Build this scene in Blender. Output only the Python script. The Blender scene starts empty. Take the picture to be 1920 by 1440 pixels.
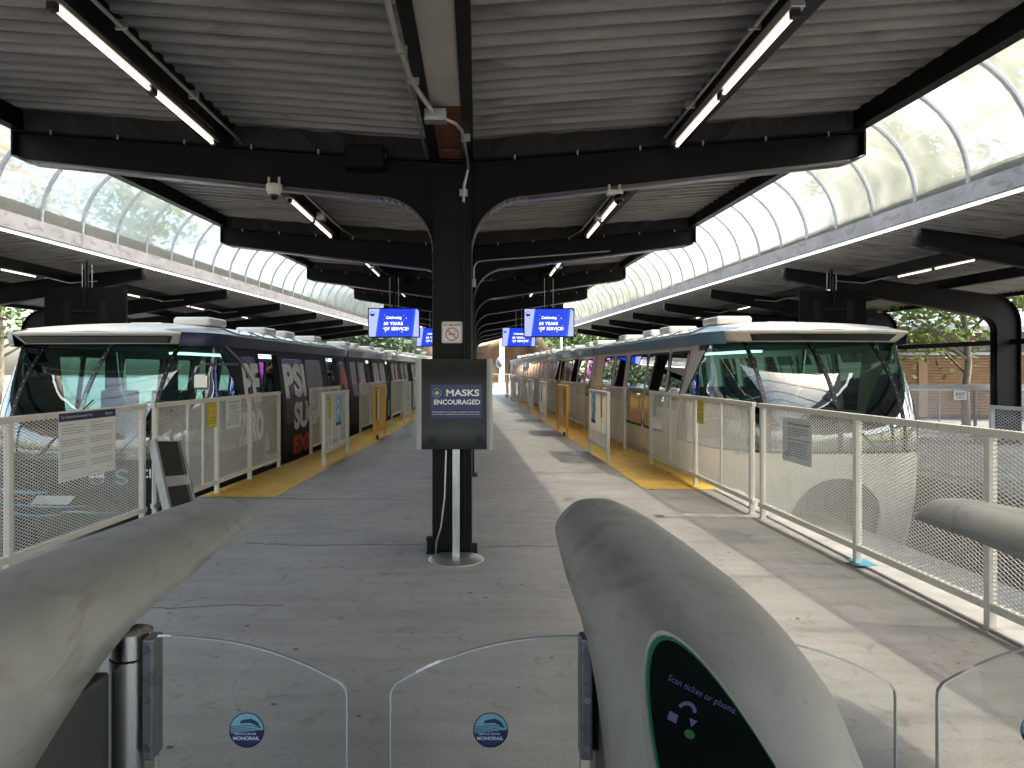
import bpy, math, random
from mathutils import Vector, Matrix
R = math.radians
random.seed(7)
sc = bpy.context.scene
col = sc.collection

# ------------------------------------------------------------------ camera, world, sun, exposure
CX, CZ, F, VX, VY = 0.22, 1.60, 1380.0, 895.0, 692.0
cd = bpy.data.cameras.new('camera'); cam = bpy.data.objects.new('camera', cd); col.objects.link(cam)
cam.location = (CX, 0, CZ); cam.rotation_euler = (R(90), 0, 0)
cd.sensor_width = 36; cd.lens = 36*F/1920
cd.shift_x = (960-VX)/1920; cd.shift_y = -(720-VY)/1920
cd.clip_start = 0.05; cd.clip_end = 1000
sc.camera = cam
SUN_EL, SUN_AZ = 57, 97      # azimuth measured from +Y towards +X
w = bpy.data.worlds.new('World'); sc.world = w; w.use_nodes = True
nt = w.node_tree; bg = nt.nodes['Background']
sky = nt.nodes.new('ShaderNodeTexSky'); sky.sky_type = 'NISHITA'; sky.sun_disc = False
sky.sun_elevation = R(SUN_EL); sky.sun_rotation = R(SUN_AZ); sky.air_density = 1.2; sky.dust_density = 4.0; sky.ozone_density = .4
nt.links.new(sky.outputs[0], bg.inputs[0]); bg.inputs[1].default_value = 0.15
sl = bpy.data.lights.new('sun', 'SUN'); sun = bpy.data.objects.new('sun', sl); col.objects.link(sun)
sl.energy = 2.1; sl.angle = R(0.9); sl.color = (1, .92, .80)
sd = Vector((math.sin(R(SUN_AZ))*math.cos(R(SUN_EL)), math.cos(R(SUN_AZ))*math.cos(R(SUN_EL)), math.sin(R(SUN_EL))))
sun.rotation_euler = sd.to_track_quat('Z', 'Y').to_euler()
sc.view_settings.view_transform = 'Standard'; sc.view_settings.look = 'None'
sc.view_settings.gamma = 1; sc.view_settings.exposure = 2.7
try:
    sc.cycles.max_bounces = 10; sc.cycles.transparent_max_bounces = 24; sc.cycles.diffuse_bounces = 5
    sc.cycles.glossy_bounces = 4; sc.cycles.use_denoising = True; sc.cycles.caustics_reflective = False
    sc.cycles.caustics_refractive = True; sc.cycles.sample_clamp_indirect = 6
except Exception: pass

# ------------------------------------------------------------------ materials
M = {}
def node(t, k, **kw):
    n = t.nodes.new(k)
    for a, b in kw.items(): setattr(n, a, b)
    return n
def mat(name, c, rough=.6, metal=0, var=.12, scale=3.0, bump=0.0, bscale=60, detail=5, spec=.5, c2=None, stretch=None, coat=0):
    m = bpy.data.materials.new(name); m.use_nodes = True; t = m.node_tree; b = t.nodes['Principled BSDF']
    tc = node(t, 'ShaderNodeTexCoord'); mp = node(t, 'ShaderNodeMapping')
    t.links.new(tc.outputs['Object'], mp.inputs[0])
    if stretch: mp.inputs['Scale'].default_value = stretch
    n = node(t, 'ShaderNodeTexNoise'); n.inputs['Scale'].default_value = scale; n.inputs['Detail'].default_value = detail
    t.links.new(mp.outputs[0], n.inputs['Vector'])
    r = node(t, 'ShaderNodeValToRGB'); r.color_ramp.elements[0].position = .3; r.color_ramp.elements[1].position = .7
    lo = c2 if c2 else tuple(x*(1-var) for x in c); hi = c if c2 else tuple(min(1, x*(1+var)) for x in c)
    r.color_ramp.elements[0].color = (*lo, 1); r.color_ramp.elements[1].color = (*hi, 1)
    t.links.new(n.outputs[0], r.inputs[0]); t.links.new(r.outputs[0], b.inputs['Base Color'])
    b.inputs['Roughness'].default_value = rough; b.inputs['Metallic'].default_value = metal
    b.inputs['Specular IOR Level'].default_value = spec; b.inputs['Coat Weight'].default_value = coat
    mr = node(t, 'ShaderNodeMapRange'); mr.inputs['To Min'].default_value = max(0, rough-.1); mr.inputs['To Max'].default_value = min(1, rough+.1)
    t.links.new(n.outputs[0], mr.inputs[0]); t.links.new(mr.outputs[0], b.inputs['Roughness'])
    if bump:
        n2 = node(t, 'ShaderNodeTexNoise'); n2.inputs['Scale'].default_value = bscale; n2.inputs['Detail'].default_value = 4
        t.links.new(mp.outputs[0], n2.inputs['Vector'])
        bp = node(t, 'ShaderNodeBump'); bp.inputs['Strength'].default_value = bump; bp.inputs['Distance'].default_value = .01
        t.links.new(n2.outputs[0], bp.inputs['Height']); t.links.new(bp.outputs[0], b.inputs['Normal'])
    M[name] = m; return m
def emit(name, c, s, base=(.02,.02,.02), rough=.25):
    m = bpy.data.materials.new(name); m.use_nodes = True; b = m.node_tree.nodes['Principled BSDF']
    b.inputs['Base Color'].default_value = (*base, 1); b.inputs['Emission Color'].default_value = (*c, 1)
    b.inputs['Emission Strength'].default_value = s; b.inputs['Roughness'].default_value = rough; M[name] = m; return m
def glass(name, tint, refl=.08, rough=.0, bump=0, ior=1.5, haze=0.0, hazec=(.8,.8,.8)):
    m = bpy.data.materials.new(name); m.use_nodes = True; t = m.node_tree; t.nodes.clear()
    o = node(t, 'ShaderNodeOutputMaterial'); tr = node(t, 'ShaderNodeBsdfTransparent'); tr.inputs[0].default_value = (*tint, 1)
    gl = node(t, 'ShaderNodeBsdfGlossy'); gl.inputs['Roughness'].default_value = rough
    fr = node(t, 'ShaderNodeFresnel'); fr.inputs[0].default_value = ior
    ad = node(t, 'ShaderNodeMath', operation='ADD', use_clamp=True); ad.inputs[1].default_value = refl
    t.links.new(fr.outputs[0], ad.inputs[0])
    mx = node(t, 'ShaderNodeMixShader'); t.links.new(ad.outputs[0], mx.inputs[0])
    if haze:
        df = node(t, 'ShaderNodeBsdfDiffuse'); df.inputs[0].default_value = (*hazec, 1)
        m2 = node(t, 'ShaderNodeMixShader'); m2.inputs[0].default_value = haze
        t.links.new(tr.outputs[0], m2.inputs[1]); t.links.new(df.outputs[0], m2.inputs[2]); t.links.new(m2.outputs[0], mx.inputs[1])
    else: t.links.new(tr.outputs[0], mx.inputs[1])
    t.links.new(gl.outputs[0], mx.inputs[2]); t.links.new(mx.outputs[0], o.inputs[0])
    if bump:
        tc = node(t, 'ShaderNodeTexCoord'); n2 = node(t, 'ShaderNodeTexNoise'); n2.inputs['Scale'].default_value = 1.6; n2.inputs['Detail'].default_value = 2
        t.links.new(tc.outputs['Object'], n2.inputs['Vector'])
        bp = node(t, 'ShaderNodeBump'); bp.inputs['Strength'].default_value = bump; bp.inputs['Distance'].default_value = .05
        t.links.new(n2.outputs[0], bp.inputs['Height']); t.links.new(bp.outputs[0], gl.inputs['Normal']); t.links.new(bp.outputs[0], fr.inputs['Normal'])
    M[name] = m; return m

# concrete platform floor: mottled grey with stains, fine cracks and speckle
def floor_mat():
    m = bpy.data.materials.new('platform_concrete'); m.use_nodes = True; t = m.node_tree; b = t.nodes['Principled BSDF']
    tc = node(t, 'ShaderNodeTexCoord')
    def noise(s, d=6, st=None, dist=0):
        mp = node(t, 'ShaderNodeMapping'); t.links.new(tc.outputs['Object'], mp.inputs[0])
        if st: mp.inputs['Scale'].default_value = st
        n = node(t, 'ShaderNodeTexNoise'); n.inputs['Scale'].default_value = s; n.inputs['Detail'].default_value = d; n.inputs['Distortion'].default_value = dist
        t.links.new(mp.outputs[0], n.inputs['Vector']); return n
    def ramp(n, p0, c0, p1, c1):
        r = node(t, 'ShaderNodeValToRGB'); e = r.color_ramp.elements
        e[0].position = p0; e[0].color = (*c0, 1); e[1].position = p1; e[1].color = (*c1, 1)
        t.links.new(n, r.inputs[0]); return r.outputs[0]
    def mul(a, bb, f=1):
        x = node(t, 'ShaderNodeMix', data_type='RGBA', blend_type='MULTIPLY'); x.inputs[0].default_value = f
        t.links.new(a, x.inputs[6]); t.links.new(bb, x.inputs[7]); return x.outputs[2]
    base = ramp(noise(.9, 7).outputs[0], .3, (.33, .312, .292), .7, (.42, .40, .376))
    streak = ramp(noise(2.5, 8, (.5, 3, 1)).outputs[0], .35, (.86,)*3, .62, (1.0,)*3)
    fine = ramp(noise(70, 6).outputs[0], .3, (.82,)*3, .65, (1.03,)*3)
    spots = ramp(noise(7, 4, dist=1.2).outputs[0], .28, (.66, .64, .61), .42, (1, 1, 1))
    spk = ramp(noise(160, 2).outputs[0], .25, (.55,)*3, .34, (1, 1, 1))
    c = mul(mul(mul(mul(base, streak), fine), spots, .8), spk, .7)
    v = node(t, 'ShaderNodeTexVoronoi', feature='DISTANCE_TO_EDGE'); v.inputs['Scale'].default_value = .45
    nz = noise(3, 6); mx = node(t, 'ShaderNodeMix', data_type='VECTOR'); mx.inputs[0].default_value = .22
    t.links.new(tc.outputs['Object'], mx.inputs[4]); t.links.new(nz.outputs['Color'], mx.inputs[5]); t.links.new(mx.outputs[1], v.inputs['Vector'])
    crack = ramp(v.outputs[0], .0, (.72, .71, .7), .002, (1, 1, 1))
    c = mul(c, crack, .5)
    t.links.new(c, b.inputs['Base Color'])
    rr = node(t, 'ShaderNodeMapRange'); rr.inputs['To Min'].default_value = .35; rr.inputs['To Max'].default_value = .7
    t.links.new(noise(5, 5).outputs[0], rr.inputs[0]); t.links.new(rr.outputs[0], b.inputs['Roughness'])
    bp = node(t, 'ShaderNodeBump'); bp.inputs['Strength'].default_value = .25; bp.inputs['Distance'].default_value = .004
    t.links.new(noise(120, 5).outputs[0], bp.inputs['Height']); t.links.new(bp.outputs[0], b.inputs['Normal'])
    M['platform_concrete'] = m
floor_mat()
# translucent vault glazing
def add_scuffs(name, scale, lo, stretch=(1, 1, 1), p=(.36, .46)):
    m = M[name]; t = m.node_tree; b = t.nodes['Principled BSDF']; src = b.inputs['Base Color'].links[0].from_socket
    tc = node(t, 'ShaderNodeTexCoord'); mp = node(t, 'ShaderNodeMapping'); mp.inputs['Scale'].default_value = stretch
    n = node(t, 'ShaderNodeTexNoise'); n.inputs['Scale'].default_value = scale; n.inputs['Detail'].default_value = 9; n.inputs['Distortion'].default_value = 1.4
    t.links.new(tc.outputs['Object'], mp.inputs[0]); t.links.new(mp.outputs[0], n.inputs['Vector'])
    r = node(t, 'ShaderNodeValToRGB'); e = r.color_ramp.elements; e[0].position = p[0]; e[0].color = (lo, lo*.98, lo*.95, 1); e[1].position = p[1]; e[1].color = (1, 1, 1, 1)
    t.links.new(n.outputs[0], r.inputs[0]); x = node(t, 'ShaderNodeMix', data_type='RGBA', blend_type='MULTIPLY'); x.inputs[0].default_value = 1
    t.links.new(src, x.inputs[6]); t.links.new(r.outputs[0], x.inputs[7]); t.links.new(x.outputs[2], b.inputs['Base Color'])
def vault_mat():
    m = bpy.data.materials.new('vault_glazing'); m.use_nodes = True; t = m.node_tree; t.nodes.clear()
    o = node(t, 'ShaderNodeOutputMaterial'); tr = node(t, 'ShaderNodeBsdfTransparent'); tr.inputs[0].default_value = (.95, .96, .9, 1)
    tl = node(t, 'ShaderNodeBsdfTranslucent'); df = node(t, 'ShaderNodeBsdfDiffuse'); gl = node(t, 'ShaderNodeBsdfGlossy'); gl.inputs['Roughness'].default_value = .15
    tc = node(t, 'ShaderNodeTexCoord'); n = node(t, 'ShaderNodeTexNoise'); n.inputs['Scale'].default_value = 1.3; n.inputs['Detail'].default_value = 5; n.inputs['Distortion'].default_value = .8
    t.links.new(tc.outputs['Object'], n.inputs['Vector'])
    r = node(t, 'ShaderNodeValToRGB'); r.color_ramp.elements[0].position = .35; r.color_ramp.elements[1].position = .68
    r.color_ramp.elements[0].color = (.16, .17, .135, 1); r.color_ramp.elements[1].color = (.31, .315, .28, 1)
    t.links.new(n.outputs[0], r.inputs[0]); t.links.new(r.outputs[0], tl.inputs[0]); df.inputs[0].default_value = (.75, .76, .7, 1)
    a = node(t, 'ShaderNodeMixShader'); a.inputs[0].default_value = .25; t.links.new(tl.outputs[0], a.inputs[1]); t.links.new(df.outputs[0], a.inputs[2])
    mr = node(t, 'ShaderNodeMapRange'); mr.inputs['From Min'].default_value = .3; mr.inputs['From Max'].default_value = .7
    mr.inputs['To Min'].default_value = .21; mr.inputs['To Max'].default_value = .11
    t.links.new(n.outputs[0], mr.inputs[0])
    rf = node(t, 'ShaderNodeBsdfRefraction'); rf.inputs['IOR'].default_value = 1.02; rf.inputs['Roughness'].default_value = .55; rf.inputs[0].default_value = (.9, .9, .84, 1)
    a2 = node(t, 'ShaderNodeMixShader'); a2.inputs[0].default_value = .28; t.links.new(a.outputs[0], a2.inputs[1]); t.links.new(rf.outputs[0], a2.inputs[2]); a = a2
    b = node(t, 'ShaderNodeMixShader'); t.links.new(mr.outputs[0], b.inputs[0]); t.links.new(a.outputs[0], b.inputs[1]); t.links.new(tr.outputs[0], b.inputs[2])
    c = node(t, 'ShaderNodeMixShader'); c.inputs[0].default_value = .04; t.links.new(b.outputs[0], c.inputs[1]); t.links.new(gl.outputs[0], c.inputs[2])
    t.links.new(c.outputs[0], o.inputs[0]); M['vault_glazing'] = m
vault_mat()
mat('black_steel', (.003, .003, .0034), .5, var=.3, scale=4, bump=.05, bscale=15, spec=.18)
mat('flange_highlight', (.10, .10, .105), .3, var=.2, scale=6)  # grey instead of black: grazing highlight on arcs and undersides painted into the colour
mat('deck_paint', (.30, .295, .28), .5, var=.24, scale=1.6, stretch=(.5, 3, 1), spec=.4)
mat('ridge_plate', (.36, .33, .30), .6, var=.18, scale=2.5, bump=.1, bscale=25)
mat('rust', (.22, .06, .02), .85, c2=(.03, .015, .01), scale=22, bump=.4, bscale=60)
mat('netting', (.02, .019, .018), .9, var=.5, scale=40)
mat('galvanised', (.42, .42, .41), .38, .85, var=.15, scale=8)
mat('gutter_metal', (.33, .31, .33), .45, .25, var=.2, scale=2.5, stretch=(1, .6, 1))
mat('rib_metal', (.4, .4, .43), .4, .4, var=.15)
mat('fence_cream', (.66, .625, .55), .5, var=.06, scale=5, bump=.04, bscale=80)
mat('fence_mesh', (.72, .70, .64), .5, var=.08, scale=9)
mat('fence_grey', (.50, .51, .53), .5, var=.08, scale=5)
mat('yellow_paint', (.90, .55, .07), .62, var=.1, scale=3.5, c2=(.68, .42, .10), bump=.12, bscale=110, detail=8)
mat('yellow_steel', (.80, .42, .02), .42, var=.07)
mat('kerb_concrete', (.40, .385, .365), .75, var=.15, scale=6, bump=.2, bscale=70)
mat('beam_concrete', (.33, .32, .30), .8, var=.2, scale=3, bump=.2, bscale=30)
mat('dark_pit', (.06, .055, .05), .9, var=.3, scale=4, bump=.3, bscale=20)
mat('ground_asphalt', (.12, .12, .115), .9, var=.2, scale=2, bump=.2)
mat('far_paving', (.20, .19, .175), .85, var=.2, scale=2)
mat('pod_shell', (.30, .29, .265), .5, .2, var=.10, scale=6, bump=.2, bscale=260, detail=12)
mat('stainless', (.48, .47, .44), .25, 1, var=.12, scale=30, stretch=(1, 1, .03), bump=.03, bscale=200)
mat('cabinet_grey', (.09, .095, .09), .4, .5, var=.1)
mat('clamp_grey', (.16, .165, .17), .4, .6, var=.15, scale=9)
mat('aluminium', (.55, .55, .53), .35, .9, var=.1, scale=12)
mat('white_paint', (.78, .76, .72), .35, var=.05, scale=2, coat=.3)
mat('cream_body', (.76, .69, .56), .45, var=.05, scale=2, coat=.12)
mat('blue_band', (.12, .22, .33), .42, var=.12, scale=3, coat=.15)
mat('navy_band', (.012, .022, .085), .35, var=.2, scale=3, coat=.2)
mat('wrap_black', (.02, .02, .022), .5, var=.25, scale=1.2, spec=.25)
mat('rubber', (.012, .012, .012), .55, var=.3)
mat('brow_dark', (.03, .032, .033), .45, var=.2)
mat('brow_grey', (.10, .105, .09), .5, var=.15)
mat('interior_grey', (.33, .35, .34), .6, var=.1)
mat('seat_blue', (.03, .05, .08), .7, var=.2)
mat('joint_grey', (.11, .11, .11), .8, var=.3, scale=8)
mat('letter_grey', (.82, .82, .82), .4, var=.06)
mat('letter_white', (.8, .8, .8), .5, var=.03)
mat('letter_red', (.55, .06, .02), .45, var=.06)
mat('logo_blue', (.01, .03, .22), .4, var=.05)
mat('logo_red', (.62, .03, .03), .4, var=.05)
mat('ice_blue', (.12, .42, .55), .4, var=.08)
mat('sign_navy', (.012, .022, .085), .35, var=.08)
mat('sign_white', (.72, .72, .70), .5, var=.03)
mat('sign_grey', (.60, .62, .60), .5, var=.05)
mat('sign_yellow', (.62, .52, .03), .5, var=.05)
mat('poster_blue', (.03, .20, .45), .4, c2=(.4, .65, .8), scale=5)
mat('text_dark', (.05, .05, .05), .6, var=.1)
mat('text_grey', (.2, .2, .22), .6, var=.1)
mat('text_navy', (.03, .03, .2), .6, var=.1)
mat('logo_gold', (.7, .38, .06), .5, var=.05)
mat('acrylic_dark', (.004, .007, .007), .05, var=.3, scale=2, spec=.28)
mat('frame_grey', (.26, .26, .255), .4, .3, var=.1)
mat('reader_black', (.003, .005, .005), .12, var=.3, spec=.12)
mat('grip_black', (.03, .026, .022), .95, var=.3, scale=200, detail=2)
mat('tv_black', (.004, .004, .004), .7, var=.2, spec=.1)
mat('camera_white', (.58, .58, .48), .45, var=.06)
mat('bark', (.17, .15, .11), .9, var=.35, scale=9, bump=.6, bscale=20)
mat('leaf_green', (.10, .17, .035), .6, c2=(.05, .10, .02), scale=2)
mat('leaf_light', (.26, .32, .06), .6, c2=(.12, .19, .03), scale=1.5)
mat('leaf_dark', (.045, .085, .03), .6, c2=(.025, .05, .018), scale=2)
mat('leaf_autumn', (.5, .27, .04), .6, c2=(.32, .26, .05), scale=1.5)
mat('leaf_magenta', (.35, .05, .25), .6, c2=(.2, .03, .2), scale=1.5)
mat('museum_bronze', (.12, .075, .04), .4, .6, c2=(.03, .02, .014), scale=.5, stretch=(1, 1, .25), bump=.2, bscale=.6)
mat('museum_magenta', (.42, .05, .35), .35, .4, var=.3, scale=.5)
mat('museum_pale', (.62, .72, .80), .3, .3, var=.1, scale=.4)
mat('shutter_tan', (.33, .21, .12), .65, var=.1, scale=6)
mat('wall_brown', (.18, .12, .09), .8, var=.2)
mat('batten_grey', (.20, .18, .175), .7, var=.2)
mat('roof_grey', (.34, .37, .38), .5, .3, var=.25, scale=3)
mat('skin', (.42, .26, .19), .6, var=.08)
mat('cloth_dark', (.02, .02, .025), .85, var=.3)
mat('cloth_black', (.008, .008, .010), .85, var=.3)
mat('cap_red', (.55, .06, .04), .7, var=.1)
mat('hair', (.02, .015, .01), .8, var=.3)
mat('balloon', (.25, .45, .5), .3, var=.3)
mat('blue_tape', (.06, .28, .42), .6, var=.1)
mat('floor_patch', (.12, .11, .105), .7, var=.2, scale=20)
mat('gum', (.10, .095, .09), .8, var=.3, scale=30)
add_scuffs('pod_shell', 5, .80, (1, .5, 1.5)); add_scuffs('pod_shell', 60, .86, (1, .15, 1), (.30, .34)); add_scuffs('yellow_paint', 9, .62, (1, .6, 1), (.32, .42)); add_scuffs('fence_cream', 14, .8, (1, 1, .4), (.30, .38))
add_scuffs('deck_paint', 2.2, .66, (.4, 2, 1), (.34, .48)); add_scuffs('gutter_metal', 5, .7, (1, .5, 1), (.34, .46)); add_scuffs('cream_body', 3, .86, (1, 1, .3), (.34, .46)); add_scuffs('clamp_grey', 20, .7)
emit('tube_glow', (1, .78, .66), .6, (.8, .8, .8))
emit('strip_glow', (.95, .97, 1), .6, (.8, .8, .8))
emit('cabin_light', (.75, 1, .95), .45, (.8, .8, .8))
emit('screen_blue', (.006, .04, .60), .22)
emit('screen_pale', (.36, .42, .85), .22)
emit('screen_mid', (.02, .10, .80), .24)
emit('screen_white', (.85, .88, 1), .42)
emit('reader_text', (.14, .15, .40), .032)
emit('reader_green', (.02, .30, .06), .02)
emit('reader_ring', (.0, .30, .12), .022)
glass('gate_glass', (.93, .95, .93), .01, .02, haze=.03)
glass('gate_edge', (.7, .78, .74), .25, .1, haze=.45)
glass('train_glass', (.46, .80, .72), .17, .01, bump=.12)
glass('side_glass', (.34, .48, .45), .04, .0)
glass('roof_glass', (.30, .42, .48), .16, .05, haze=.55, hazec=(.42, .56, .62))
glass('wrap_glass', (.10, .10, .11), .03, .25, haze=.7, hazec=(.07, .07, .075))
glass('clear_film', (.9, .92, .92), .10, .1, haze=.12)

# ------------------------------------------------------------------ mesh helpers
class MB:
    def __init__(s): s.v = []; s.f = []
    def add(s, vs, fs):
        o = len(s.v); s.v += [tuple(p) for p in vs]; s.f += [tuple(i+o for i in f) for f in fs]; return s
    def box(s, x0, x1, y0, y1, z0, z1):
        return s.add([(x0,y0,z0),(x1,y0,z0),(x1,y1,z0),(x0,y1,z0),(x0,y0,z1),(x1,y0,z1),(x1,y1,z1),(x0,y1,z1)],
                     [(3,2,1,0),(4,5,6,7),(0,1,5,4),(1,2,6,5),(2,3,7,6),(3,0,4,7)])
    def bar(s, a, b, w, h, up=(0,0,1)):      # rectangular bar from a to b, w across, h along up
        a = Vector(a); b = Vector(b); d = (b-a).normalized(); up = Vector(up)
        if abs(d.dot(up)) > .99: up = Vector((1,0,0))
        sx = d.cross(up).normalized(); u = sx.cross(d).normalized()
        vs = [p + sx*i*w/2 + u*j*h/2 for p in (a, b) for i, j in ((-1,-1),(1,-1),(1,1),(-1,1))]
        return s.add(vs, [(3,2,1,0),(4,5,6,7),(0,1,5,4),(1,2,6,5),(2,3,7,6),(3,0,4,7)])
    def tube(s, pts, r, n=8, caps=True):
        pts = [Vector(p) for p in pts]; rs = r if isinstance(r, (list, tuple)) else [r]*len(pts)
        rings = []; ref = None
        for i, p in enumerate(pts):
            d = (pts[min(i+1, len(pts)-1)] - pts[max(i-1, 0)]).normalized()
            if ref is None: ref = Vector((0,0,1)) if abs(d.z) < .9 else Vector((1,0,0))
            a = d.cross(ref).normalized(); b = a.cross(d).normalized(); ref = b
            rings.append([p + (a*math.cos(2*math.pi*k/n) + b*math.sin(2*math.pi*k/n))*rs[i] for k in range(n)])
        vs = [q for g in rings for q in g]; fs = []
        for i in range(len(pts)-1):
            for k in range(n): fs.append((i*n+k, i*n+(k+1)%n, (i+1)*n+(k+1)%n, (i+1)*n+k))
        if caps: fs += [tuple(range(n))[::-1], tuple((len(pts)-1)*n+k for k in range(n))]
        return s.add(vs, fs)
    def prism(s, poly, f0, f1):              # polygon list of 2-tuples; f0/f1 map a 2-tuple to 3-D for each cap
        n = len(poly); vs = [f0(*p) for p in poly] + [f1(*p) for p in poly]
        return s.add(vs, [tuple(range(n))[::-1], tuple(range(n, 2*n))] + [(i, (i+1)%n, n+(i+1)%n, n+i) for i in range(n)])
    def grid(s, rows, close=False):
        n = len(rows[0]); vs = [p for r in rows for p in r]; fs = []
        for i in range(len(rows)-1):
            for k in range(n if close else n-1): fs.append((i*n+k, i*n+(k+1)%n, (i+1)*n+(k+1)%n, (i+1)*n+k))
        return s.add(vs, fs)
    def ngon(s, pts): return s.add(pts, [tuple(range(len(pts)))])
    def disc(s, c, ax, ay, r, n=24, r0=0):
        c = Vector(c); ax = Vector(ax); ay = Vector(ay)
        o = [c + (ax*math.cos(2*math.pi*k/n) + ay*math.sin(2*math.pi*k/n))*r for k in range(n)]
        if r0 <= 0: return s.ngon(o)
        i = [c + (ax*math.cos(2*math.pi*k/n) + ay*math.sin(2*math.pi*k/n))*r0 for k in range(n)]
        return s.add(o+i, [(k, (k+1)%n, n+(k+1)%n, n+k) for k in range(n)])
    def build(s, name, m, parent=None, smooth=False, bevel=0, solid=0, mats=None, fm=None):
        me = bpy.data.meshes.new(name); me.from_pydata(s.v, [], s.f)
        if m: me.materials.append(M[m])
        me.update()
        ob = bpy.data.objects.new(name, me); col.objects.link(ob)
        if parent: ob.parent = parent
        if solid:
            q = ob.modifiers.new('solid', 'SOLIDIFY'); q.thickness = solid; q.offset = 0
        if bevel:
            q = ob.modifiers.new('bevel', 'BEVEL'); q.width = bevel; q.segments = 3; q.limit_method = 'ANGLE'; q.angle_limit = R(40)
        if smooth:
            for p in me.polygons: p.use_smooth = True
            if smooth != 'all':
                try: me.set_sharp_from_angle(angle=R(40))
                except Exception: pass
        return ob
def tag(o, label=None, cat=None, group=None, kind=None):
    if label: o['label'] = label
    if cat: o['category'] = cat
    if group: o['group'] = group
    if kind: o['kind'] = kind
    return o
def empty(name, loc=(0,0,0), rz=0, label=None, cat=None, group=None):
    o = bpy.data.objects.new(name, None); col.objects.link(o); o.location = loc; o.rotation_euler = (0,0,rz); o.empty_display_size = .1
    return tag(o, label, cat, group)
def copy_tree(o, parent=None):
    c = o.copy(); col.objects.link(c); c.parent = parent
    for ch in [x for x in KIDS(o)]: copy_tree(ch, c)
    return c
def KIDS(o): return [x for x in bpy.data.objects if x.parent == o]
ORD = ['first','second','third','fourth','fifth','sixth','seventh','eighth','ninth','tenth','eleventh','twelfth']
_tc = {}
def text_geo(s, bold=0.0, spacing=1.0):
    k = (s, bold, spacing)
    if k in _tc: return _tc[k]
    cu = bpy.data.curves.new('t', 'FONT'); cu.body = s; cu.size = 1; cu.offset = bold; cu.resolution_u = 3; cu.space_character = spacing
    ob = bpy.data.objects.new('t', cu); col.objects.link(ob); bpy.context.view_layer.update()
    dg = bpy.context.evaluated_depsgraph_get(); me = ob.evaluated_get(dg).to_mesh()
    vs = [tuple(v.co) for v in me.vertices]; fs = [tuple(p.vertices) for p in me.polygons]
    ob.evaluated_get(dg).to_mesh_clear(); bpy.data.objects.remove(ob); bpy.data.curves.remove(cu)
    x0 = min(v[0] for v in vs); x1 = max(v[0] for v in vs); y0 = min(v[1] for v in vs); y1 = max(v[1] for v in vs)
    _tc[k] = (vs, fs, x0, x1, y0, y1); return _tc[k]
def add_text(mb, s, fn, cx, cy, h, bold=0.0, w=None, align='c', spacing=1.0):
    """text of cap height h centred at (cx, cy) on a surface: fn(a, b) -> 3-D"""
    vs, fs, x0, x1, y0, y1 = text_geo(s, bold, spacing)
    k = h/(y1-y0); kx = w/(x1-x0) if w else k
    ox = cx - (x1-x0)*kx/2 if align == 'c' else cx
    mb.add([fn(ox + (v[0]-x0)*kx, cy - h/2 + (v[1]-y0)*k) for v in vs], fs)
def lines(mb, fn, x0, x1, y, n, dy, h, rnd):
    for i in range(n):
        e = x0 + (x1-x0)*(rnd.uniform(.55, 1) if i % 4 == 3 else rnd.uniform(.9, 1)); x = x0
        while x < e-.004:
            l = min(rnd.uniform(.012, .035), e-x); yy = y-i*dy
            mb.add([fn(x, yy), fn(x+l, yy), fn(x+l, yy+h), fn(x, yy+h)], [(0,1,2,3)]); x += l+.007

# ------------------------------------------------------------------ layout lines (measured)
BAY = 4.57; Y0 = 6.53
def fenceL(y): return -(3.56-.045*y)
def fenceR(y): return 3.42-.0185*y
def tipR(y): return 3.61-.028*(y-Y0)
def tipL(y): return -(3.85-.051*(y-Y0))
def gutR(y): return 7.06-.0241*y
def gutL(y): return -(7.6-.05*y)
def zgR(y): return 3.70+.011*y
def zgL(y): return 3.66+.0077*y
YA, YB = -5.0, 47.0

# ------------------------------------------------------------------ ground, platforms, trackways
g = MB(); g.ngon([(-400,-300,-2.6),(400,-300,-2.6),(400,500,-2.6),(-400,500,-2.6)]); tag(g.build('ground', 'ground_asphalt'), 'grey asphalt ground around the station', kind='structure')
g = MB(); g.prism([(-3.62,-8),(3.64,-8),(3.64,9.75),(3.37,14),(2.95,30),(2.35,46),(2.0,60),(-2.0,60),(-2.25,30),(-2.98,13),(-3.62,5)], lambda x,y:(x,y,-2.5), lambda x,y:(x,y,0))
tag(g.build('platform', 'platform_concrete'), kind='structure')
def sheet(name, pts, z, m, kind='structure', **k):
    g = MB(); g.ngon([(x, y, z) for x, y in pts]); return tag(g.build(name, m), kind=kind, **k)
def band(name, inner, outer, ys, z, m, s=1):
    g = MB(); rows = [[(inner(y), y, z), (outer(y), y, z)] for y in ys]; g.grid(rows); return g.build(name, m)
yl = lambda y: -(2.3-.043*(y-9.2)); yr = lambda y: 2.44-.014*(y-9.77)
eL = lambda y: -(2.98-.043*(y-13)) if y > 13 else -(3.62-.08*(y-5)); eR = lambda y: (3.64-.0635*(y-9.75)) if y < 14 else 3.37-.0262*(y-14)
tag(band('yellow_safety_strip', yl, lambda y: eL(y)+.02, [9.2, 13, 20, 30, 40, 46], .004, 'yellow_paint'), 'worn yellow painted strip along the left platform edge', kind='structure')
tag(band('yellow_safety_strip', yr, lambda y: eR(y)-.02, [9.77, 14, 20, 30, 40, 46], .004, 'yellow_paint'), 'worn yellow painted strip along the right platform edge', kind='structure')
g = MB(); g.box(3.34, 3.64, -3, 9.74, .0, .022); tag(g.build('kerb', 'kerb_concrete', bevel=.008), 'pale concrete kerb under the right fence', kind='structure')
g = MB(); g.box(-3.62, -3.36, -3, 5.0, .0, .022); tag(g.build('kerb', 'kerb_concrete', bevel=.008), 'pale concrete kerb under the left fence', kind='structure')
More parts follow.
